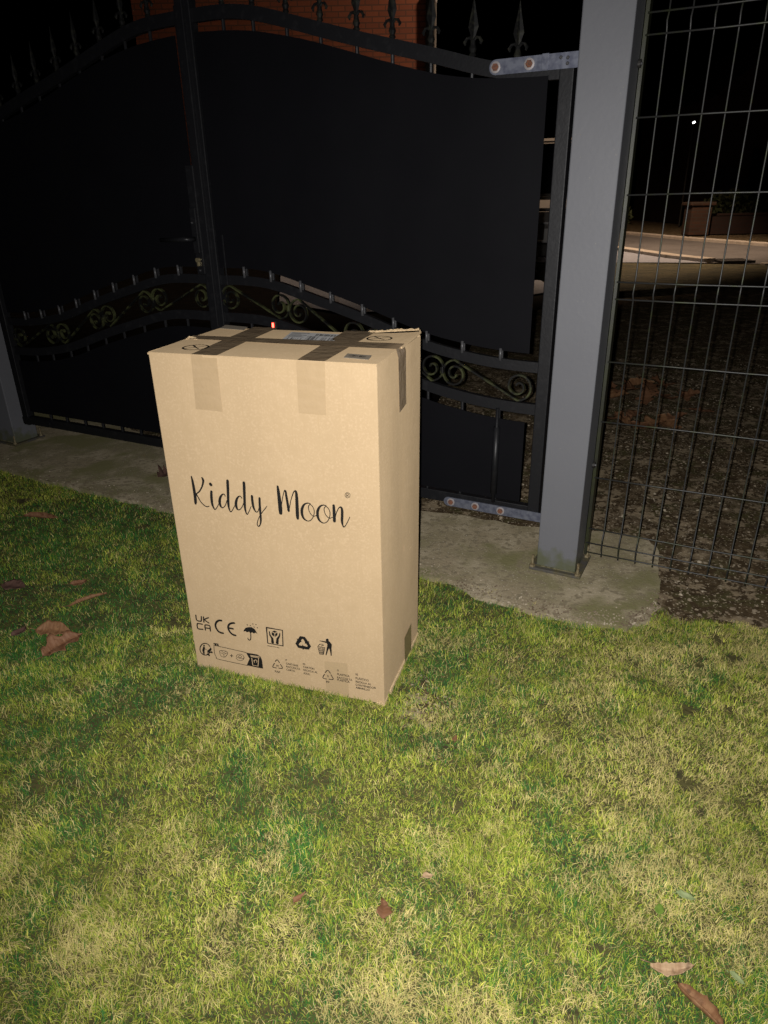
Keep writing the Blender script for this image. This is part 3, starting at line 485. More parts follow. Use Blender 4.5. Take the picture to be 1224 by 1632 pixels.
    def marks(q, z, parent, seed, bars):
        rr = random.Random(seed); bm = bmesh.new()
        def rect(s0, s1, t0, t1):
            p_ = [inter(q, s0, t0), inter(q, s1, t0), inter(q, s1, t1), inter(q, s0, t1)]; bm.faces.new([bm.verts.new((a, b, z)) for a, b in p_])
        for (s0, s1, t0, t1, dens) in bars:
            s = s0
            while s < s1:
                w_ = rr.uniform(.004, .013); 
                if rr.random() < dens: rect(s, min(s + w_, s1), t0, t1)
                s += w_ + rr.uniform(.003, .008)
        return obj('barcode', bm, M_ink, parent)
    lb = top_label('shipping_label', ART['top']['label'], ZT + .0008, M_paper)
    marks(ART['top']['label'], ZT + .0015, lb, 1, [(.42, .66, .12, .62, .75), (.72, .97, .10, .55, .7), (.55, .95, .68, .9, .8), (.05, .35, .15, .35, .35)])
    q = ART['top']['label']; bm = bmesh.new()
    for t, s0, s1 in ((.45, .04, .36), (.55, .04, .30), (.65, .04, .38), (.78, .04, .25), (.88, .04, .4)):
        p_ = [inter(q, s0, t), inter(q, s1, t), inter(q, s1, t + .035), inter(q, s0, t + .035)]; bm.faces.new([bm.verts.new((a, b, ZT + .0015)) for a, b in p_])
    obj('small_print', bm, M_ink, lb)
    l2 = top_label('paper_sticker', ART['top']['label2'], ZT + .001, M_paperdim)
    l3 = top_label('paper_sticker', ART['top']['label3'], ZT + .0006, M_paperdim); marks(ART['top']['label3'], ZT + .0012, l3, 4, [(.15, .85, .35, .75, .6)])
    # do-not-cut marks: a ring crossed by a knife
    for cx, cy in ART['top']['circles']:
        bm = bmesh.new(); Rr = .034; N = 28; zz = ZT + .0026
        for k in range(N):
            a0, a1 = 2 * math.pi * k / N, 2 * math.pi * (k + 1) / N
            bm.faces.new([bm.verts.new((cx / 1000 + rr_ * math.cos(a), cy / 1000 + rr_ * math.sin(a), zz)) for rr_, a in ((Rr, a0), (Rr, a1), (Rr - .005, a1), (Rr - .005, a0))])
        def seg(x0, y0, x1, y1, w_):
            d = Vector((x1 - x0, y1 - y0)).normalized(); bm.faces.new([bm.verts.new((cx / 1000 + a, cy / 1000 + b, zz)) for a, b in ((x0 - d.y * w_, y0 + d.x * w_), (x1 - d.y * w_ * .5, y1 + d.x * w_ * .5), (x1 + d.y * w_ * .5, y1 - d.x * w_ * .5), (x0 + d.y * w_, y0 - d.x * w_))])
        seg(-.022, -.022, .022, .022, .0022); seg(-.019, .020, .002, -.002, .0034); seg(.002, -.002, .020, -.018, .0022)
        obj('warning_mark', bm, M_ink, root)
    # printing on the front wall, laid on its surface
    def on_wall(bm):
        for v in bm.verts:
            pp = P(v.co.x, 0, v.co.z); v.co = Vector((pp.x, pp.y - .0022 + (v.co.y), pp.z))
        return bm
    bm = bmesh.new()
    for st in ART['K']: ribbon(bm, st, 0)
    obj('script_lettering', on_wall(bm), M_ink, root)
    groups = {'conformity_mark': ['ukca', 'ce'], 'keep_dry_mark': ['umb'], 'handle_with_care_mark': ['frame'], 'sorting_mark': ['tri'], 'sorting_panel': ['pill'], 'paper_recycling_mark': ['pap'], 'plastic_recycling_mark': ['pp'], 'litter_bin_mark': ['man', 'basket']}
    polys = {'keep_dry_mark': ['umb'], 'handle_with_care_mark': ['cube'], 'sorting_mark': ['head'], 'sorting_panel': ['tab', 'bin'], 'litter_bin_mark': ['man']}
    for nm, ks in groups.items():
        bm = bmesh.new()
        for k in ks:
            for st in ART['S'][k]: ribbon(bm, st, 0, smooth=(k not in ('frame', 'basket')))
        for k in polys.get(nm, []):
            for pl in ART['P'][k]: poly2(bm, pl, 0)
        if nm == 'handle_with_care_mark': t, x, z, sz = ART['T'][-1]; text_bm(bm, t, x, z - 1.5, sz * 1.0, 0)
        ob = obj(nm, on_wall(bm), M_ink, root)
        if nm == 'sorting_panel':
            for sts, nm2 in ((ART['L'][:3], 'bin_symbol'), (ART['L'][3:], 'country_letters')):
                bm = bmesh.new()
                for st in sts: ribbon(bm, st, -.0007, smooth=False)
                obj(nm2, on_wall(bm), M_card, ob)
    T = ART['T'][:-1]
    for idx in ((0,), (1,), (2,), (3,), (4, 5, 6, 7), (8, 9, 10, 11), (12, 13, 14, 15), (16, 17, 18, 19, 20)):
        bm = bmesh.new()
        for i in idx:
            t, x, z, sz = T[i]; text_bm(bm, t, x, z - 1.5, sz * 1.55, 0, .90 if i > 3 else 1)
        obj('recycling_text', on_wall(bm), M_ink, root)
    # recycling triangle: three bent arrows
    bm = bmesh.new(); cx, cz = ART['rc']; r0 = 27
    cx += 0; cz -= 1
    cr = [(r0 * math.cos(a), r0 * math.sin(a)) for a in (R(90), R(210), R(330))]
    for i in range(3):
        a, b, c = cr[i - 1], cr[i], cr[(i + 1) % 3]
        L_ = lambda p_, q_, t: (p_[0] + (q_[0] - p_[0]) * t, p_[1] + (q_[1] - p_[1]) * t)
        s0 = L_(b, a, .42); k0 = L_(b, a, .20); k1 = L_(b, c, .20); e = L_(b, c, .44); tip = L_(b, c, .66); w_ = 9.0
        ribbon(bm, [(cx + s0[0] * 1.0, cz + s0[1], w_), (cx + k0[0], cz + k0[1], w_), (cx + k1[0], cz + k1[1], w_), (cx + e[0], cz + e[1], w_)], 0, smooth=False)
        d = Vector((c[0] - b[0], c[1] - b[1])).normalized(); n_ = Vector((-d.y, d.x))
        poly2(bm, [(cx + e[0] + n_.x * 9.5, cz + e[1] + n_.y * 9.5), (cx + tip[0], cz + tip[1]), (cx + e[0] - n_.x * 9.5, cz + e[1] - n_.y * 9.5)], 0)
    obj('recycling_mark', on_wall(bm), M_ink, root)
    # scuffs where the paper is torn
    for x, z, w_, h_ in ((.127, .120, .006, .002), (.2, .07, .004, .0014)):
        bm = bmesh.new(); poly2(bm, [((x + w_ * .5 * math.cos(t)) * 1000, (z + h_ * math.sin(t)) * 1000) for t in [k * .9 for k in range(7)]], 0)
        obj('scuff', on_wall(bm), M_cardedge, root)
    for y, z, w_, h_ in ((.19, .40, .004, .012), (.17, .52, .002, .03), (.06, .62, .002, .005), (.25, .37, .012, .003), (.11, .30, .001, .05)):
        bm = bmesh.new(); f = bm.faces.new([bm.verts.new((BW + .0062, y + w_ * math.cos(t), z + h_ * math.sin(t))) for t in [k * .9 for k in range(7)]])
        obj('scuff', bm, M_cardscuff, root)
M_tapeolive = mat('side_packing_tape', (.30, .225, .115), .35, spec=.5, bump=(70, .001, 2))
M_cardscuff = mat('scuffed_cardboard', (.55, .40, .24), .9)
carton()

# ------------------------------------------------------------------ gate
TOPR = [(0, 1.895), (.2, 1.893), (.3, 1.876), (.435, 1.839), (.568, 1.799), (.706, 1.761), (.831, 1.728), (.968, 1.694), (1.075, 1.663), (1.159, 1.638), (1.26, 1.622), (1.42, 1.617)]
MIDR = [(0, 1.000), (.2, 1.002), (.3, .992), (.428, .956), (.565, .920), (.697, .883), (.774, .857), (.946, .800), (1.096, .773), (1.231, .757), (1.42, .754)]
SHT = [(.05, 1.843), (.26, 1.830), (.43, 1.797), (.576, 1.760), (.705, 1.720), (.84, 1.680), (.945, 1.650), (1.076, 1.622), (1.237, 1.609), (1.42, 1.608)]
def low(t): return smooth_tab(MIDR, t) - .150
W_LEAF = 1.405
def gate_leaf(side, label):
    """side +1: hinged on the right post, -1: mirrored. Local x = distance from the meeting line, scaled by side"""
    g = G(-.80, .07); root = empty('metal_gate', (g.x, g.y, 0), -GA); tag(root, label, 'gate', 'two leaves of the double gate')
    def X(t): return side * t
    Lw = W_LEAF if side > 0 else 1.41
    sc = Lw / 1.405
    f = lambda tab, t: smooth_tab(tab, t / 1.0 if side > 0 else min(t, 1.42))
    ts = [.03 + (Lw - .05) * k / 48 for k in range(49)]
    zb = .20 if side > 0 else .215
    def curve(name, fn, h, y0=-.010, y1=.010):
        bm = bmesh.new(); bar_strip(bm, [(X(t), fn(t)) for t in ts] if side > 0 else [(X(t), fn(t)) for t in ts][::-1], h, y0, y1); return obj(name, bm, M_gate, root)
    curve('top_rail', lambda t: f(TOPR, t), .042); curve('middle_rail', lambda t: f(MIDR, t) - .002, .036); curve('lower_rail', lambda t: f(MIDR, t) - .150, .038)
    bm = bmesh.new(); box(bm, *sorted((X(.03), X(Lw - .02))), -.015, .015, zb - .005, zb + .038, .002); obj('bottom_rail', bm, M_gate, root)
    top_in = 2.12 if side > 0 else 1.93
    bm = bmesh.new(); box(bm, *sorted((X(.003), X(.037))), -.02, .02, zb - .02, top_in, .003); obj('stile', bm, M_gate, root)
    bm = bmesh.new(); box(bm, *sorted((X(Lw - .03), X(Lw + .012))), -.02, .02, zb - .01, 1.635, .003); obj('stile', bm, M_gate, root)
    if side > 0:   # upright astragal covering the meeting line
        bm = bmesh.new(); box(bm, -.022, .012, -.030, -.021, .3, 2.10, .002); obj('meeting_bar', bm, M_gate, root)
    # plastic sheets, wired on in front of the pickets
    def sheet_bm(t0, t1, zlo, zhi, N=40, Mz=14):
        bm = bmesh.new(); fr = []; 
        for i in range(N + 1):
            t = t0 + (t1 - t0) * i / N; a, b = zlo(t), zhi(t); col = []
            for j in range(Mz + 1):
                z = a + (b - a) * j / Mz; y = -.0165 - .003 * mnoise.noise(Vector((t * 3 * side, z * 3, 7))) ; col.append(bm.verts.new((X(t), y, z)))
            fr.append(col)
        for a, b in zip(fr, fr[1:]):
            for j in range(Mz): bm.faces.new((a[j], b[j], b[j + 1], a[j + 1]))
        ex = bmesh.ops.extrude_face_region(bm, geom=bm.faces[:]); bmesh.ops.translate(bm, vec=(0, .003, 0), verts=[v for v in ex['geom'] if isinstance(v, bmesh.types.BMVert)])
        return bm
    tE = 1.342 if side > 0 else Lw - .06
    obj('upper_sheet', sheet_bm(.045, tE, lambda t: f(MIDR, t) + .045, lambda t: f(SHT, t)), M_sheet, root)
    obj('lower_sheet', sheet_bm(.045, tE, lambda t: .25 if side > 0 else .285, lambda t: f(MIDR, t) - .198), M_sheet, root)
    # pickets with spearheads
    us = [.164, .292, .429, .561, .697, .826, .960, 1.098, 1.240] if side > 0 else [.18, .311, .442, .576, .703, .836, .962, 1.098, 1.221]
    for i, t in enumerate(us):
        bm = bmesh.new(); zt = f(TOPR, t); xx = X(t); yb = .003
        tube(bm, [(xx, yb, f(MIDR, t) - .01), (xx, yb, zt + .03)], .0065, 8)
        pk = obj('picket', bm, M_gate, root)
        bm = bmesh.new(); tube(bm, [(xx, yb, zb + .03), (xx, yb, f(MIDR, t) - .15)], .0065, 8); obj('lower_picket', bm, M_gate, root)
        bm = bmesh.new(); z0 = zt + .020
        lathe(bm, [(.006, z0), (.011, z0 + .006), (.008, z0 + .012), (.012, z0 + .022), (.0085, z0 + .032), (.007, z0 + .045)], 10, Matrix.Translation((xx, yb, 0)))
        # flat four-edged blade
        for (w_, d_) in ((.0165, .0045), (.006, .010)):
            pr = [(z0 + .045, .25), (z0 + .062, .62), (z0 + .078, 1.0), (z0 + .10, .72), (z0 + .13, .30), (z0 + .158, .03)]
            rings = [[bm.verts.new((xx + a * w_ * k, yb + b * d_ * k, z)) for a, b in ((1, 0), (0, 1), (-1, 0), (0, -1))] for z, k in pr]
            for a, b in zip(rings, rings[1:]):
                for k in range(4): bm.faces.new((a[k], a[(k + 1) % 4], b[(k + 1) % 4], b[k]))
            bm.faces.new(rings[0][::-1]); bm.faces.new(rings[-1])
        for s in (1, -1):
            tube(bm, [(xx, yb, z0 + .040), (xx + s * .010, yb, z0 + .052), (xx + s * .020, yb, z0 + .050), (xx + s * .027, yb, z0 + .040), (xx + s * .024, yb, z0 + .033)], [.004, .0048, .0045, .0055, .003], 6)
        obj('spearhead', bm, M_spear, pk)
        # picket ends at the middle rail; the tube's highlight put into a paler colour
        bm = bmesh.new(); zm = f(MIDR, t) + .026; tube(bm, [(xx, -.0155, zm - .016), (xx, -.0155, zm + .026)], .0055, 8); obj('picket_foot', bm, M_clip, pk, smooth=True)
    # S-scrolls
    n = 4
    for k in range(n):
        ta = .077 + .33 * k; tb = ta + .240
        if tb > Lw - .05: continue
        bm = bmesh.new(); za = (f(MIDR, ta) + low(min(ta, 1.42))) / 2; zb_ = (f(MIDR, tb) + low(min(tb, 1.42))) / 2; r0 = .050
        pts = []
        N = 34
        for i in range(N + 1):   # start spiral: from its eye outwards, ending at the top
            q = i / N; ang = R(90) + (1 - q) * R(610); rr_ = r0 * (.12 + .88 * q ** .8); pts.append((ta + rr_ * math.cos(ang), za + rr_ * math.sin(ang)))
        for i in range(N + 1):   # end spiral: from its bottom, up the far side and in
            q = i / N; ang = R(-90) + q * R(610); rr_ = r0 * (1 - .88 * q ** 1.25); pts.append((tb + rr_ * math.cos(ang), zb_ + rr_ * math.sin(ang)))
        P3 = [(X(a), -.002, b) for a, b in pts]
        bm2 = bm
        # flat bar 12 mm deep, 5 mm thick
        nn = len(P3); rows = []
        for i in range(nn):
            a = P3[max(i - 1, 0)]; b = P3[min(i + 1, nn - 1)]; d = Vector((b[0] - a[0], b[2] - a[2])).normalized(); t_ = .0032
            if i in (N, N + 1): pass
            x, y, z = P3[i]; rows.append([bm.verts.new((x - d.y * t_ * s1, y + s2 * .0065, z + d.x * t_ * s1)) for s1, s2 in ((1, 1), (1, -1), (-1, -1), (-1, 1))])
        for a, b in zip(rows, rows[1:]):
            for j in range(4): bm.faces.new((a[j], a[(j + 1) % 4], b[(j + 1) % 4], b[j]))
        bm.faces.new(rows[0]); bm.faces.new(rows[-1][::-1])
        obj('scroll', bm, M_scroll, root, smooth=False)
        bm = bmesh.new(); tm = (ta + tb) / 2 + .16
        if tm < Lw - .06: box(bm, *sorted((X(tm - .006), X(tm + .006))), -.010, .006, (f(MIDR, tm) + low(tm)) / 2 - .012, (f(MIDR, tm) + low(tm)) / 2 + .012, .002); obj('scroll_clamp', bm, M_scroll, root)
    return root, Lw, X
M_spear = mat('spearhead_iron', (.0075, .0075, .0075), .6, spec=.2, noise=[(60, 2, .5, .65, (.022, .022, .016))])
M_clip = mat('glint_and_fittings', (.085, .085, .09), .42, metal=.2, noise=[(200, 2, .4, .7, (.08, .08, .085))])  # rivets and screws; also the painted highlight on the picket ends
gr, LwR, XR = gate_leaf(1, 'right leaf of the black iron gate, behind the carton, hinged on the nearer grey post')
gl, LwL, XL = gate_leaf(-1, 'left leaf of the black iron gate, the one with the lever handle and brass keyhole')
def strap(root, x0, x1, z, h, bolts, rivets=(), y=-.026, m=None):
    bm = bmesh.new(); s = 1 if x1 > x0 else -1; poly = []
    for k in range(9):
        a = R(90) + R(180) * k / 8; poly.append((x0 + s * (h / 2 + math.cos(a) * h / 2), z + math.sin(a) * h / 2))
    poly += [(x1, z - h / 2), (x1, z + h / 2)]
    if s < 0: poly = poly[::-1]
    plate(bm, poly, y - .005, y); st = obj('hinge_strap', bm, m or M_galv, root)
    for bx in bolts:
        bm = bmesh.new(); Mx = Matrix.Translation((bx, y - .005, z)) @ Matrix.Rotation(R(90), 4, 'X'); lathe(bm, [(.0155, 0), (.0155, .002), (.011, .0028)], 16, Mx); wsh = obj('washer', bm, M_washer, st)
        bm = bmesh.new(); lathe(bm, [(.0105, .0028), (.0105, .006), (.008, .008)], 6, Mx); obj('bolt', bm, M_rust, st)
    for bx, bz in rivets:
        bm = bmesh.new(); Mx = Matrix.Translation((bx, y - .005, z + bz)) @ Matrix.Rotation(R(90), 4, 'X'); lathe(bm, [(.005, 0), (.005, .002), (.003, .004)], 10, Mx); obj('rivet', bm, M_clip, st)
# local x of the right leaf = u + 0.80
strap(gr, 1.165, 1.435, 1.640, .040, [1.185, 1.288], [(1.38, .008), (1.40, -.008), (1.40, .006)])
bm = bmesh.new(); box(bm, 1.325, 1.345, -.0345, -.0315, 1.621, 1.662, .0008); obj('strap_joint', bm, M_galv, gr)
strap(gr, 1.045, 1.435, .207, .036, [1.075, 1.175, 1.276])
strap(gl, -1.20, -1.41, .235, .036, [], m=M_gate)
# thick drop-bolt tube on the lower sheet
bm = bmesh.new(); tube(bm, [(1.243, -.024, .27), (1.243, -.024, .53)], .0125, 10); tube(bm, [(1.243, -.024, .235), (1.243, -.024, .60)], .007, 8); obj('drop_bolt', bm, M_gate, gr, smooth=True)
# lock on the left leaf
bm = bmesh.new(); box(bm, -.062, -.022, -.032, -.020, 1.02, 1.42, .003); obj('lock_case', bm, M_gate, gl)
bm = bmesh.new(); box(bm, -.060, -.030, -.040, -.0325, 1.10, 1.27, .003); lp = obj('lock_plate', bm, M_gate, gl)
bm = bmesh.new(); tube(bm, [(-.048, -.040, 1.155), (-.048, -.075, 1.155), (-.062, -.083, 1.155), (-.19, -.080, 1.152)], [.009, .009, .010, .008], 8); obj('lever_handle', bm, M_gate, gl, smooth=True)
bm = bmesh.new(); Mx = Matrix.Translation((-.046, -.032, 1.075)) @ Matrix.Rotation(R(90), 4, 'X'); lathe(bm, [(.009, 0), (.009, .012)], 12, Mx); box(bm, -.0505, -.0415, -.042, -.032, 1.052, 1.075, .001); obj('key_cylinder', bm, M_brass, gl)
bm = bmesh.new()
for z in (1.215, 1.035): lathe(bm, [(.004, 0), (.003, .004)], 8, Matrix.Translation((-.050 if z > 1.1 else -.044, -.0405 if z > 1.1 else -.032, z)) @ Matrix.Rotation(R(90), 4, 'X'))
obj('lock_screw', bm, M_clip, gl)
# hinge-side brackets of the left leaf (small worn plates by the left post)
bm = bmesh.new(); box(bm, -1.60, -1.56, -.03, -.021, .72, .80, .002); box(bm, -1.60, -1.57, -.03, -.021, .60, .66, .002); obj('hinge_bracket', bm, M_scroll, gl)
# a scuff mark on the right sheet
bm = bmesh.new(); box(bm, .075, .082, -.0235, -.0205, .98, 1.17, .001); obj('guide_strip', bm, M_gate, gr)

# ------------------------------------------------------------------ posts
def post(u0, u1, b0, b1, h, label, yaw=0):
    c = G((u0 + u1) / 2, (b0 + b1) / 2); root = empty('gate_post', (c.x, c.y, .02), -GA + yaw); tag(root, label, 'gate post', 'grey steel posts that carry the double gate')
    w_, d_ = (u1 - u0) / 2, (b1 - b0) / 2
    bm = bmesh.new(); box(bm, -w_, w_, -d_, d_, .006, h, .004); obj('post_body', bm, M_post, root)
    bm = bmesh.new(); box(bm, -w_ - .022, w_ + .024, -d_ - .022, d_ + .03, .0, .0105, .002); obj('base_plate', bm, M_plate, root)
    bm = bmesh.new(); box(bm, -w_ - .002, w_ + .002, -d_ - .0045, -d_ - .0005, .0105, .016, .001); obj('weld_bead', bm, M_weld, root)
    for sx in (-1, 1):
        for sy in (-1, 1):
            bm = bmesh.new(); x = sx * (w_ + .012); y = sy * (d_ + .012); lathe(bm, [(.011, .0105), (.011, .019)], 6, Matrix.Translation((x, y, 0))); tube(bm, [(x, y, .012), (x, y, .058)], .0048, 8); obj('anchor_bolt', bm, M_anchor, root)
    bm = bmesh.new(); box(bm, -w_ - .003, w_ + .003, -d_ - .003, d_ + .003, h + .0005, h + .012, .003); obj('post_cap', bm, M_post, root)
    return root, w_, d_
M_plate = mat('base_plate_steel', (.085, .080, .070), .7, noise=[(25, 4, .45, .6, (.11, .095, .05))], bump=(60, .002, 3))
M_weld = mat('weld_dirt', (.17, .155, .09), .9, noise=[(60, 3, .4, .6, (.08, .075, .035))], bump=(200, .002, 3))
M_anchor = mat('anchor_zinc', (.33, .28, .17), .55, metal=.3, noise=[(150, 2, .4, .6, (.2, .15, .08))])
p1, pw_, pd_ = post(.638, .781, .0, .135, 2.45, 'tall grey steel post between the gate and the wire fence')
post(-2.632, -2.484, .148, .298, 2.45, 'grey steel post at the left edge of the photo, farther from the camera')
# ------------------------------------------------------------------ wire fence
def fence():
    c = G(.79, .10); root = empty('wire_fence', (c.x, c.y, 0), -GA); tag(root, 'dark welded wire mesh fence panel starting at the right side of the grey gate post', 'fence')
    rows = [.077, .125, .174, .375, .581, .784, .984, 1.037, 1.287, 1.488, 1.688, 1.74, 1.94, 2.14]
    rows[8] = 1.287
    prof = [(.065, 0), (.077, 0), (.100, -.016), (.125, -.020), (.150, -.016), (.174, 0), (.984, 0), (1.004, -.020), (1.037, -.004), (1.06, 0), (1.67, 0), (1.688, 0), (1.715, -.020), (1.74, 0), (2.20, 0)]
    def by(z): return lerp_tab(prof, z)
    n = 40
    x0 = .851 - .79
    bm = bmesh.new()
    for k in range(-1, n):
        x = x0 + .06 * k
        if x < .012: continue
        tube(bm, [(x, by(z), z) for z, _ in prof], .0026, 6)
    vm = obj('vertical_wires', bm, M_wire, root, smooth=True)
    bm = bmesh.new()
    for z in rows: 
        if z == 2.14: pass
        tube(bm, [(.006 + 2.4 * i / 12, by(z) - .005, z + .0012 * math.sin(i * 1.7 + z * 9)) for i in range(13)], .0027, 6)
    obj('horizontal_wires', bm, M_wire, root, smooth=True)
    # upright flange against the post, with its gap
    bm = bmesh.new(); box(bm, -.0085, .003, .0365, .080, .045, 2.3, .001); obj('end_flange', bm, M_postgreen, root)
    for z in (1.625, .415):
        bm = bmesh.new(); Mx = Matrix.Translation((.0045, .012, z)) @ Matrix.Rotation(R(90), 4, 'Y'); lathe(bm, [(.011, -.012), (.011, -.004)], 12, Mx); cl = obj('fence_clip', bm, M_dark, root)
        bm = bmesh.new(); lathe(bm, [(.0042, -.004), (.003, .0)], 8, Mx); obj('clip_screw', bm, M_clip, cl)
fence()

# ------------------------------------------------------------------ leaves
def leaf_mesh(name, L, Wd, kind, curl, fold, rr, m):
    """a dry leaf with real thickness; x along the midrib"""
    bm = bmesh.new(); N, K = 16, 8; rows = []
    for i in range(N + 1):
        t = i / N
        if kind == 'lobed': wdt = Wd * (math.sin(math.pi * t ** .8) ** .7) * (1 + .38 * math.sin(t * 17 + 1))
        elif kind == 'tri': wdt = Wd * (1 - t) ** .8 * min(1, t * 8 + .1)
        elif kind == 'long': wdt = Wd * math.sin(math.pi * min(1, .04 + t * .96)) ** .55
        else: wdt = Wd * math.sin(math.pi * t ** .75) ** .8
        wdt *= 1 + .30 * mnoise.noise(Vector((t * 9, L * 300, 1))) + .15 * mnoise.noise(Vector((t * 25, L * 200, 2)))
        wdt = max(wdt, .001) / 2; row = []
        x = (t - .5) * L; yc = .10 * L * math.sin(t * 3.1 + L * 50)
        for j in range(K + 1):
            s = j / K * 2 - 1; y = s * wdt * (1 + .25 * mnoise.noise(Vector((t * 8, s * 2, L * 77))))
            z = fold * abs(s) * wdt + .10 * L * curl * (2 * t - 1) ** 2 + .012 * L * math.sin(j * 2 + i * 1.3) + .0025 * mnoise.noise(Vector((x * 60, y * 60, L * 91)))
            if curl > .8 and abs(s) > .0:   # rolled edge
                a = s * 1.9; y = math.sin(a) * wdt * .55; z = (1 - math.cos(a)) * wdt * .55 + .04 * L * curl * (2 * t - 1) ** 2
            row.append(bm.verts.new((x, y + yc, z)))
        rows.append(row)
    for a, b in zip(rows, rows[1:]):
        for j in range(K): bm.faces.new((a[j], b[j], b[j + 1], a[j + 1]))
    ex = bmesh.ops.extrude_face_region(bm, geom=bm.faces[:]); bmesh.ops.translate(bm, vec=(0, 0, .0006), verts=[v for v in ex['geom'] if isinstance(v, bmesh.types.BMVert)])
    tube(bm, [(-L * .5, 0, .1 * L * curl), (-L * .62, .01 * L, .1 * L * curl + .004), (-L * .72, .04 * L, .1 * L * curl + .002)], [.0012, .0010, .0008], 5)
    return obj(name, bm, m, None, smooth=True)
GL = 'fallen leaves lying on the lawn'
LV = [  # x, y, z, length, width, kind, curl, fold, yaw, tilt, material, label
 (-1.514, 2.788, .040, .150, .050, 'long', .9, .3, 8, (14, 0), 1, 'long curled reddish brown leaf lying farthest back on the grass at the left'),
 (-1.365, 2.221, .030, .090, .060, 'oval', .3, .3, -25, (8, 5), 2, 'dull dark brown leaf sunk in the grass at the left edge of the photo'),
 (-1.126, 2.221, .036, .060, .028, 'oval', .5, .4, 35, (20, 0), 1, 'small brown leaf standing in the grass just above a long pale curled one'),
 (-1.041, 2.089, .038, .130, .026, 'long', 1.0, .3, 32, (10, -6), 0, 'narrow rolled leaf pointing up to the right in the dark grass left of the carton'),
 (-1.075, 1.890, .045, .120, .050, 'oval', .5, .5, -6, (32, 6), 0, 'broad tan leaf bent over, upper left piece of the pair left of the carton'),
 (-1.015, 1.815, .040, .130, .066, 'lobed', .6, .5, 48, (20, -8), 1, 'large rust brown lobed leaf, lower right piece of the pair left of the carton'),
 (-1.210, 1.926, .028, .060, .030, 'oval', .3, .4, 70, (12, 0), 2, 'dark brown shrivelled leaf between blades beside the large lobed leaf'),
 (-.020, .915, .040, .052, .036, 'tri', .1, .5, 100, (18, 10), 1, 'small triangular rust coloured leaf standing in the bright grass at the bottom centre'),
 (-.184, .945, .036, .032, .014, 'tri', .1, .5, 60, (10, 0), 1, 'tiny rust leaf left of the triangular one at the bottom centre'),
 (.075, .985, .034, .022, .014, 'oval', .1, .3, 20, (10, 0), 3, 'tiny pale tan leaf scrap up and right of the triangular leaf'),
 (.502, .795, .042, .074, .020, 'long', .8, .6, -14, (24, -8), 3, 'pale tan leaf with dark tip lying just above the rolled brown one at bottom right'),
 (.520, .725, .040, .090, .044, 'long', 1.0, .3, 104, (8, 12), 0, 'rolled orange brown leaf cut by the bottom edge of the photo at the right'),
 (.521, .905, .036, .026, .018, 'oval', .1, .3, 75, (10, 0), 4, 'small bright green leaf in the straw at the lower right'),
 (.585, .935, .032, .036, .015, 'oval', .1, .2, -12, (10, 0), 5, 'pale grey green leaf above and right of the small bright green one'),
 (.612, .775, .036, .028, .012, 'oval', .2, .2, -40, (10, 0), 5, 'small pale green leaf nearest the lower right corner'),
 (.172, 1.385, .036, .026, .016, 'tri', .1, .4, 80, (15, 0), 0, 'small tan leaf scrap in the grass below the right corner of the carton'),
]
for (x, y, z, L, Wd, kind, curl, fold, yaw, tilt, mi, lab) in LV:
    mm = (M_leafs + [M_leafgreen, M_leafpale])[mi]
    o = leaf_mesh('fallen_leaf', L, Wd, kind, curl, fold, random, mm); o.location = (x, y, z - .012 + lawn_z(x, y)); o.rotation_euler = (R(tilt[0]), R(tilt[1]), R(yaw)); tag(o, lab, 'leaf', GL)
o = leaf_mesh('fallen_leaf', .10, .07, 'lobed', .5, .7, random, M_leafs[2]); o.location = (-1.10, 3.25, .045); o.rotation_euler = (R(25), R(10), R(60)); tag(o, 'dark dry leaf on the concrete close against the left side of the carton', 'leaf')
# heap of brown leaves behind the fence
rr = random.Random(11)
for i in range(26):
    a = rr.uniform(0, 6.28); q = math.sqrt(rr.random()); x = 1.74 + .34 * q * math.cos(a) + .06; y = 4.52 + .62 * q * math.sin(a)
    if i > 19: x = 1.46 + rr.uniform(-.06, .16); y = 3.95 + rr.uniform(-.12, .22)
    o = leaf_mesh('heap_leaf', rr.uniform(.13, .21), rr.uniform(.08, .13), rr.choice(['lobed', 'oval', 'lobed']), rr.uniform(.2, .75), rr.uniform(.2, .7), rr, M_leafs[1 if i % 4 else 0])
    o.location = (x, y, .02 + .10 * (1 - q) * rr.random()); o.rotation_euler = (R(rr.uniform(-35, 45)), R(rr.uniform(-30, 30)), rr.uniform(0, 6.28))
    tag(o, 'large crumpled rust brown leaf in the heap on the dirt behind the wire fence', 'leaf', 'leaves heaped behind the wire fence')
# ------------------------------------------------------------------ street beyond
M_unlit = mat('unlit_earth_tone', (.004, .0035, .003), .9, spec=.05, noise=[(8, 4, .45, .6, (.008, .0065, .005))])  # darkness of the unlit ground put into a near-black colour
sheet('verge', [(2.6, 9.7), (5.1, 10.4), (12, 9.4), (30, 8.5), (30, 13.0), (6.86, 13.25), (4.9, 14.0), (3.4, 14.8), (2.3, 13.4)], .055, M_verge)
sheet('unlit_earth', [(-30, 9.0), (-4.2, 6.2), (-2.5, 5.25), (-1.0, 4.2), (-.2, 3.9), (.35, 4.4), (1.2, 7.9), (2.6, 9.0), (2.3, 13.4), (3.4, 14.8), (.5, 17.9), (-30, 18)], .050, M_unlit)
sheet('driveway', [(-1.95, 14.6), (-1.3, 9.3), (-.4, 8.3), (.8, 8.6), (2.4, 9.9), (2.5, 11.2), (2.2, 13.4), (1.0, 16)], .075, M_paving)
sheet('pavement', [(.5, 14.9), (3.2, 14.5), (4.9, 14.05), (6.15, 13.7), (6.0, 14.9), (5.75, 16.9), (5.0, 21), (3.0, 21)], .064, M_paving)
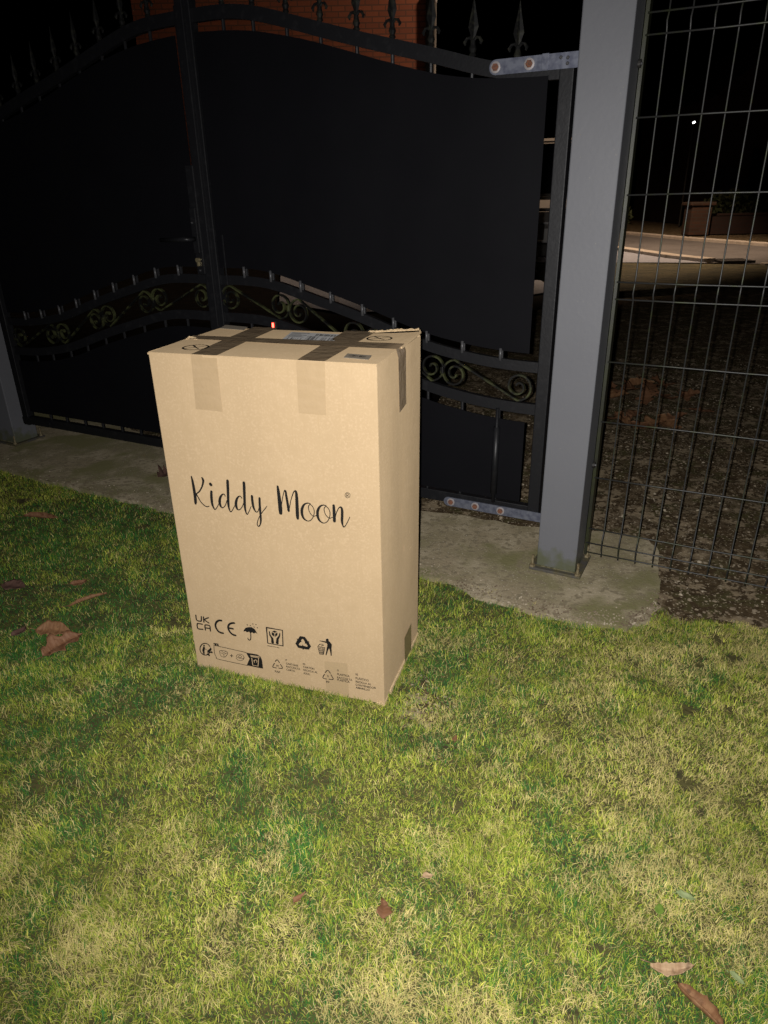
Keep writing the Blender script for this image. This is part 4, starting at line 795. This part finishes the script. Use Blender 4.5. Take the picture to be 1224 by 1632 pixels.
sheet('road', [(5.75, 16.9), (6.0, 14.9), (6.3, 13.75), (7.0, 13.3), (30, 12.9), (30, 14.3), (9.25, 17.5), (8.1, 24), (6.5, 60), (4.0, 60)], .059, M_tarmac)
def kerb_run(pts, w_, h_):
    bm = bmesh.new()
    for (x0, y0), (x1, y1) in zip(pts, pts[1:]):
        L = math.hypot(x1 - x0, y1 - y0); n = max(1, int(L / .9))
        for k in range(n):
            t = bmesh.new(); box(t, .006, L / n - .006, -w_ / 2, w_ / 2, .0, h_, .012); a = math.atan2(y1 - y0, x1 - x0)
            merge(bm, t, Matrix.Translation((x0 + (x1 - x0) * k / n, y0 + (y1 - y0) * k / n, .0)) @ Matrix.Rotation(a, 4, 'Z'))
    return bm
tag(obj('kerb', kerb_run([(4.9, 21), (5.70, 16.9), (5.95, 14.9), (6.25, 13.85)], .28, .13), M_kerb), kind='structure')
tag(obj('kerb', kerb_run([(8.0, 24.2), (8.55, 20.5), (9.35, 17.5), (14, 15.4)], .30, .13), M_kerb), kind='structure')
tag(obj('kerb', kerb_run([(6.9, 13.15), (12, 12.7), (18, 12.2)], .2, .09), M_kerb), kind='structure')
bm = bmesh.new()
for k in range(9): box(bm, 6.36 + .07 * k, 6.395 + .07 * k, 13.55, 13.95, .06, .10)
box(bm, 6.32, 6.95, 13.5, 13.54, .06, .105); box(bm, 6.32, 6.95, 13.96, 14.0, .06, .105)
tag(obj('drain_grate', bm, M_dark), 'dark slotted drain grate at the near edge of the road', 'drain')
# brick house
hr = empty('brick_house', (1.12, 18.0, 0), 0); tag(hr, 'brick house with an orange lit gable wall behind the gate, its corner with a drainpipe', 'house')
bm = bmesh.new(); box(bm, -6.3, 0, 0, 8, 0, 6.2); obj('wall', bm, M_brick, hr)
bm = bmesh.new(); box(bm, -6.6, .25, -.35, 8.3, 6.21, 6.35); plate(bm, [(-6.6, 6.36), (.25, 6.36), (-3.1, 8.6)], -.2, 8.2); obj('roof', bm, M_roof, hr)
bm = bmesh.new(); box(bm, -4.6, -3.3, -.02, .04, 1.2, 2.9); wd = obj('window', bm, M_glass, hr)
bm = bmesh.new(); box(bm, -4.7, -3.2, -.08, -.021, 1.08, 1.19); obj('sill', bm, M_kerb, wd)
bm = bmesh.new(); tube(bm, [(.17, -.06, .0), (.17, -.06, 5.04)], .055, 10); dp = obj('drainpipe', bm, M_dark, hr, smooth=True)
bm = bmesh.new(); tube(bm, [(.17, -.06, 5.05), (.19, -.06, 5.16), (.42, -.06, 5.42), (.46, -.06, 5.6), (.46, -.06, 6.2)], .06, 10); obj('pipe_elbow', bm, M_pipe, dp, smooth=True)
bm = bmesh.new(); box(bm, .0, .10, -.04, .3, .0, 6.2); obj('corner_board', bm, M_dark, hr)
# far house with a small lit wall lamp, right background
h2 = empty('far_house', (18.6, 31, 0), 0); tag(h2, 'dim dark brick house across the road seen through the wire fence', 'house')
bm = bmesh.new(); box(bm, -5.4, 6, 0, 8, 0, 4.6); plate(bm, [(-5.4, 4.61), (6, 4.61), (.3, 8.8)], .3, 7.7); obj('wall', bm, M_brick2, h2)
bm = bmesh.new(); box(bm, -3.6, -2.2, -.03, .05, 1.2, 2.8); obj('window', bm, M_glass, h2)
bm = bmesh.new(); box(bm, -.8, .5, -.03, .05, 1.2, 2.8); obj('window', bm, M_glass, h2)
bm = bmesh.new(); box(bm, -5.0, -4.1, -.03, .05, 0, 2.1); obj('door', bm, M_dark, h2)
lr = empty('yard_lamp', (12.07, 30, 0)); tag(lr, 'tiny bright white lamp on a thin mast in the dark behind the wire fence', 'lamp')
bm = bmesh.new(); tube(bm, [(0, 0, 0), (0, 0, 3.6)], .04, 8); obj('mast', bm, M_dark, lr)
bm = bmesh.new(); bmesh.ops.create_uvsphere(bm, u_segments=10, v_segments=8, radius=.04)
for v in bm.verts: v.co = Vector((v.co.x * 1.3 + v.co.z * .5, v.co.y, v.co.z + 3.66))
obj('lamp_bulb', bm, emis('white_lamp', (1, .98, .94), 6), lr)
# brick gate pillar with a leaning low fence
pr_ = empty('brick_pillar', (10.2, 24, 0)); tag(pr_, 'short orange brick pillar beyond the road behind the wire fence', 'pillar')
bm = bmesh.new(); box(bm, -.32, .32, -.3, .3, 0, .86, .02); obj('shaft', bm, M_brick3, pr_)
bm = bmesh.new(); box(bm, -.40, .40, -.38, .38, .862, .97, .03); obj('cap', bm, M_brick3, pr_)
bm = bmesh.new(); box(bm, .45, 9, -.06, .06, 0, .55); box(bm, .45, 9, -.09, .09, .551, .62, .01)
lw = obj('low_wall', bm, M_brick2); lw.location = (10.2, 24.1, 0); tag(lw, 'low dark brick wall running right from the short brick pillar', 'wall')
# shrubs in the far dark
def shrub(x, y, r, h, seed, lab):
    rr = np.random.default_rng(seed); root = empty('shrub', (x, y, 0)); tag(root, lab, 'shrub', 'dark shrubs beyond the road')
    n = 1400; p_ = rr.normal(0, 1, (n, 3)); p_ /= np.linalg.norm(p_, axis=1)[:, None]; p_ *= rr.uniform(.4, 1, n)[:, None] ** .5; p_ *= (r, r, h / 2); p_[:, 2] += h / 2
    V = (p_[:, None, :] + rr.normal(0, .07, (n, 3, 3))).reshape(-1, 3)
    me = bpy.data.meshes.new('foliage'); me.from_pydata(V.tolist(), [], [(3 * i, 3 * i + 1, 3 * i + 2) for i in range(n)]); link_mesh('foliage', me, M_bush, root)
    bm = bmesh.new()
    for k in range(5): tube(bm, [(0, 0, 0), (math.cos(k * 1.3) * r * .3, math.sin(k * 1.3) * r * .3, h * .45), (math.cos(k * 1.3) * r * .6, math.sin(k * 1.3) * r * .6, h * .8)], [.04, .025, .01], 5)
    obj('stems', bm, M_bark, root)
shrub(7.9, 26, .8, 1.1, 1, 'dark rounded shrub behind the road just right of the gate post')
shrub(12.6, 26.5, 1.2, 1.3, 3, 'broad dark shrub behind the short brick pillar')
# parked van, seen only in the slit between gate sheet and stile
def van():
    root = empty('parked_van', (2.28, 12.1, .055), R(-16)); tag(root, 'pale parked van glimpsed through the slit between the gate sheet and the hinge stile', 'van')
    bm = bmesh.new()
    prof = [(.0, .32), (.0, .78), (.12, 1.02), (.75, 1.16), (1.45, 2.05), (1.7, 2.12), (4.3, 2.14), (4.42, 1.9), (4.45, .35)]
    a = [bm.verts.new((-.88, y, z)) for y, z in prof]; b = [bm.verts.new((.88, y, z)) for y, z in prof]; bm.faces.new(a[::-1]); bm.faces.new(b); n = len(prof)
    for i in range(n): bm.faces.new((a[i], a[(i + 1) % n], b[(i + 1) % n], b[i]))
    bmesh.ops.bevel(bm, geom=bm.edges[:], offset=.05, segments=3, affect='EDGES'); obj('body', bm, M_van, root)
    bm = bmesh.new(); d = Vector((0, .70, .89)).normalized(); nrm = Vector((0, -.89, .70)).normalized()
    c0 = Vector((0, .80, 1.235)); pts = [c0 + Vector((-.76, 0, 0)), c0 + Vector((.76, 0, 0)), c0 + Vector((.68, 0, 0)) + d * .98, c0 + Vector((-.68, 0, 0)) + d * .98]
    lo_ = [bm.verts.new(p_ + nrm * .004) for p_ in pts]; hi_ = [bm.verts.new(p_ + nrm * .018) for p_ in pts]; bm.faces.new(hi_); bm.faces.new(lo_[::-1])
    for i in range(4): bm.faces.new((lo_[i], lo_[(i + 1) % 4], hi_[(i + 1) % 4], hi_[i]))
    obj('windscreen', bm, M_glass, root)
    for s in (-1, 1):
        bm = bmesh.new(); q0 = c0 + Vector((s * .10 - .35, 0, 0)) + nrm * .03; q1 = q0 + Vector((-.35, 0, 0)) + d * .30; tube(bm, [q0, q1], .014, 6); obj('wiper', bm, M_van, root)
        bm = bmesh.new(); box(bm, s * .66 - .16, s * .66 + .16, -.012, .05, .60, .78, .02); obj('headlight', bm, M_glass, root)
        bm = bmesh.new(); box(bm, s * 1.0 - .10, s * 1.0 + .10, 1.0, 1.1, 1.2, 1.5, .03); obj('mirror', bm, M_dark, root)
        for yy in (.85, 3.6):
            bm = bmesh.new(); Mx = Matrix.Translation((s * .80, yy, .33)) @ Matrix.Rotation(R(90), 4, 'Y'); lathe(bm, [(.24, -.10), (.33, -.09), (.33, .09), (.24, .10)], 24, Mx); wh = obj('wheel', bm, M_rubber, root)
    bm = bmesh.new(); box(bm, -.86, .86, -.06, .03, .30, .52, .03); obj('bumper', bm, M_dark, root)
    bm = bmesh.new(); box(bm, -.40, .40, -.03, .02, .56, .80, .01); obj('grille', bm, M_dark, root)
van()
# small red indicator on the right leaf, just above the carton's back edge
bm = bmesh.new(); box(bm, .300 - .012, .300 + .012, -.036, -.021, .838 - .018, .838 + .014, .003); hs = obj('indicator_housing', bm, M_dark, gr)
bm = bmesh.new(); box(bm, .300 - .004, .300 + .004, -.040, -.0365, .838 - .010, .838 + .008, .0015); tag(obj('indicator_lens', bm, emis('red_lens', (1, .05, .03), 14), hs), 'glowing red indicator lens')

# street lamp, pole hidden behind the gate post, head above the picture
sl = empty('street_lamp', (5.0, 17.0, 0)); tag(sl, 'street lamp on a tall pole beside the road behind the gate post', 'street lamp')
bm = bmesh.new(); tube(bm, [(0, 0, 0), (0, 0, 3), (0, 0, 6.4), (.15, -.1, 6.75), (.9, -.5, 6.9)], [.07, .06, .045, .04, .035], 10); obj('pole', bm, M_dark, sl, smooth=True)
bm = bmesh.new(); box(bm, .75, 1.35, -.72, -.42, 6.86, 6.98, .03); hd = obj('lamp_head', bm, M_dark, sl)
bm = bmesh.new(); box(bm, .85, 1.3, -.68, -.46, 6.835, 6.858, .004); obj('diffuser', bm, emis('sodium_lamp', (1, .62, .30), 8), hd)
sd = bpy.data.lights.new('sodium_light', 'SPOT'); so = bpy.data.objects.new('sodium_light', sd); COL.objects.link(so); so.parent = sl; so.location = (1.08, -.57, 6.80); so.rotation_euler = Vector((-4.6, 3.6, -6.8)).to_track_quat('-Z', 'Y').to_euler()
sd.energy = 3300; sd.color = (1, .70, .47); sd.spot_size = R(140); sd.spot_blend = .3; sd.shadow_soft_size = .12
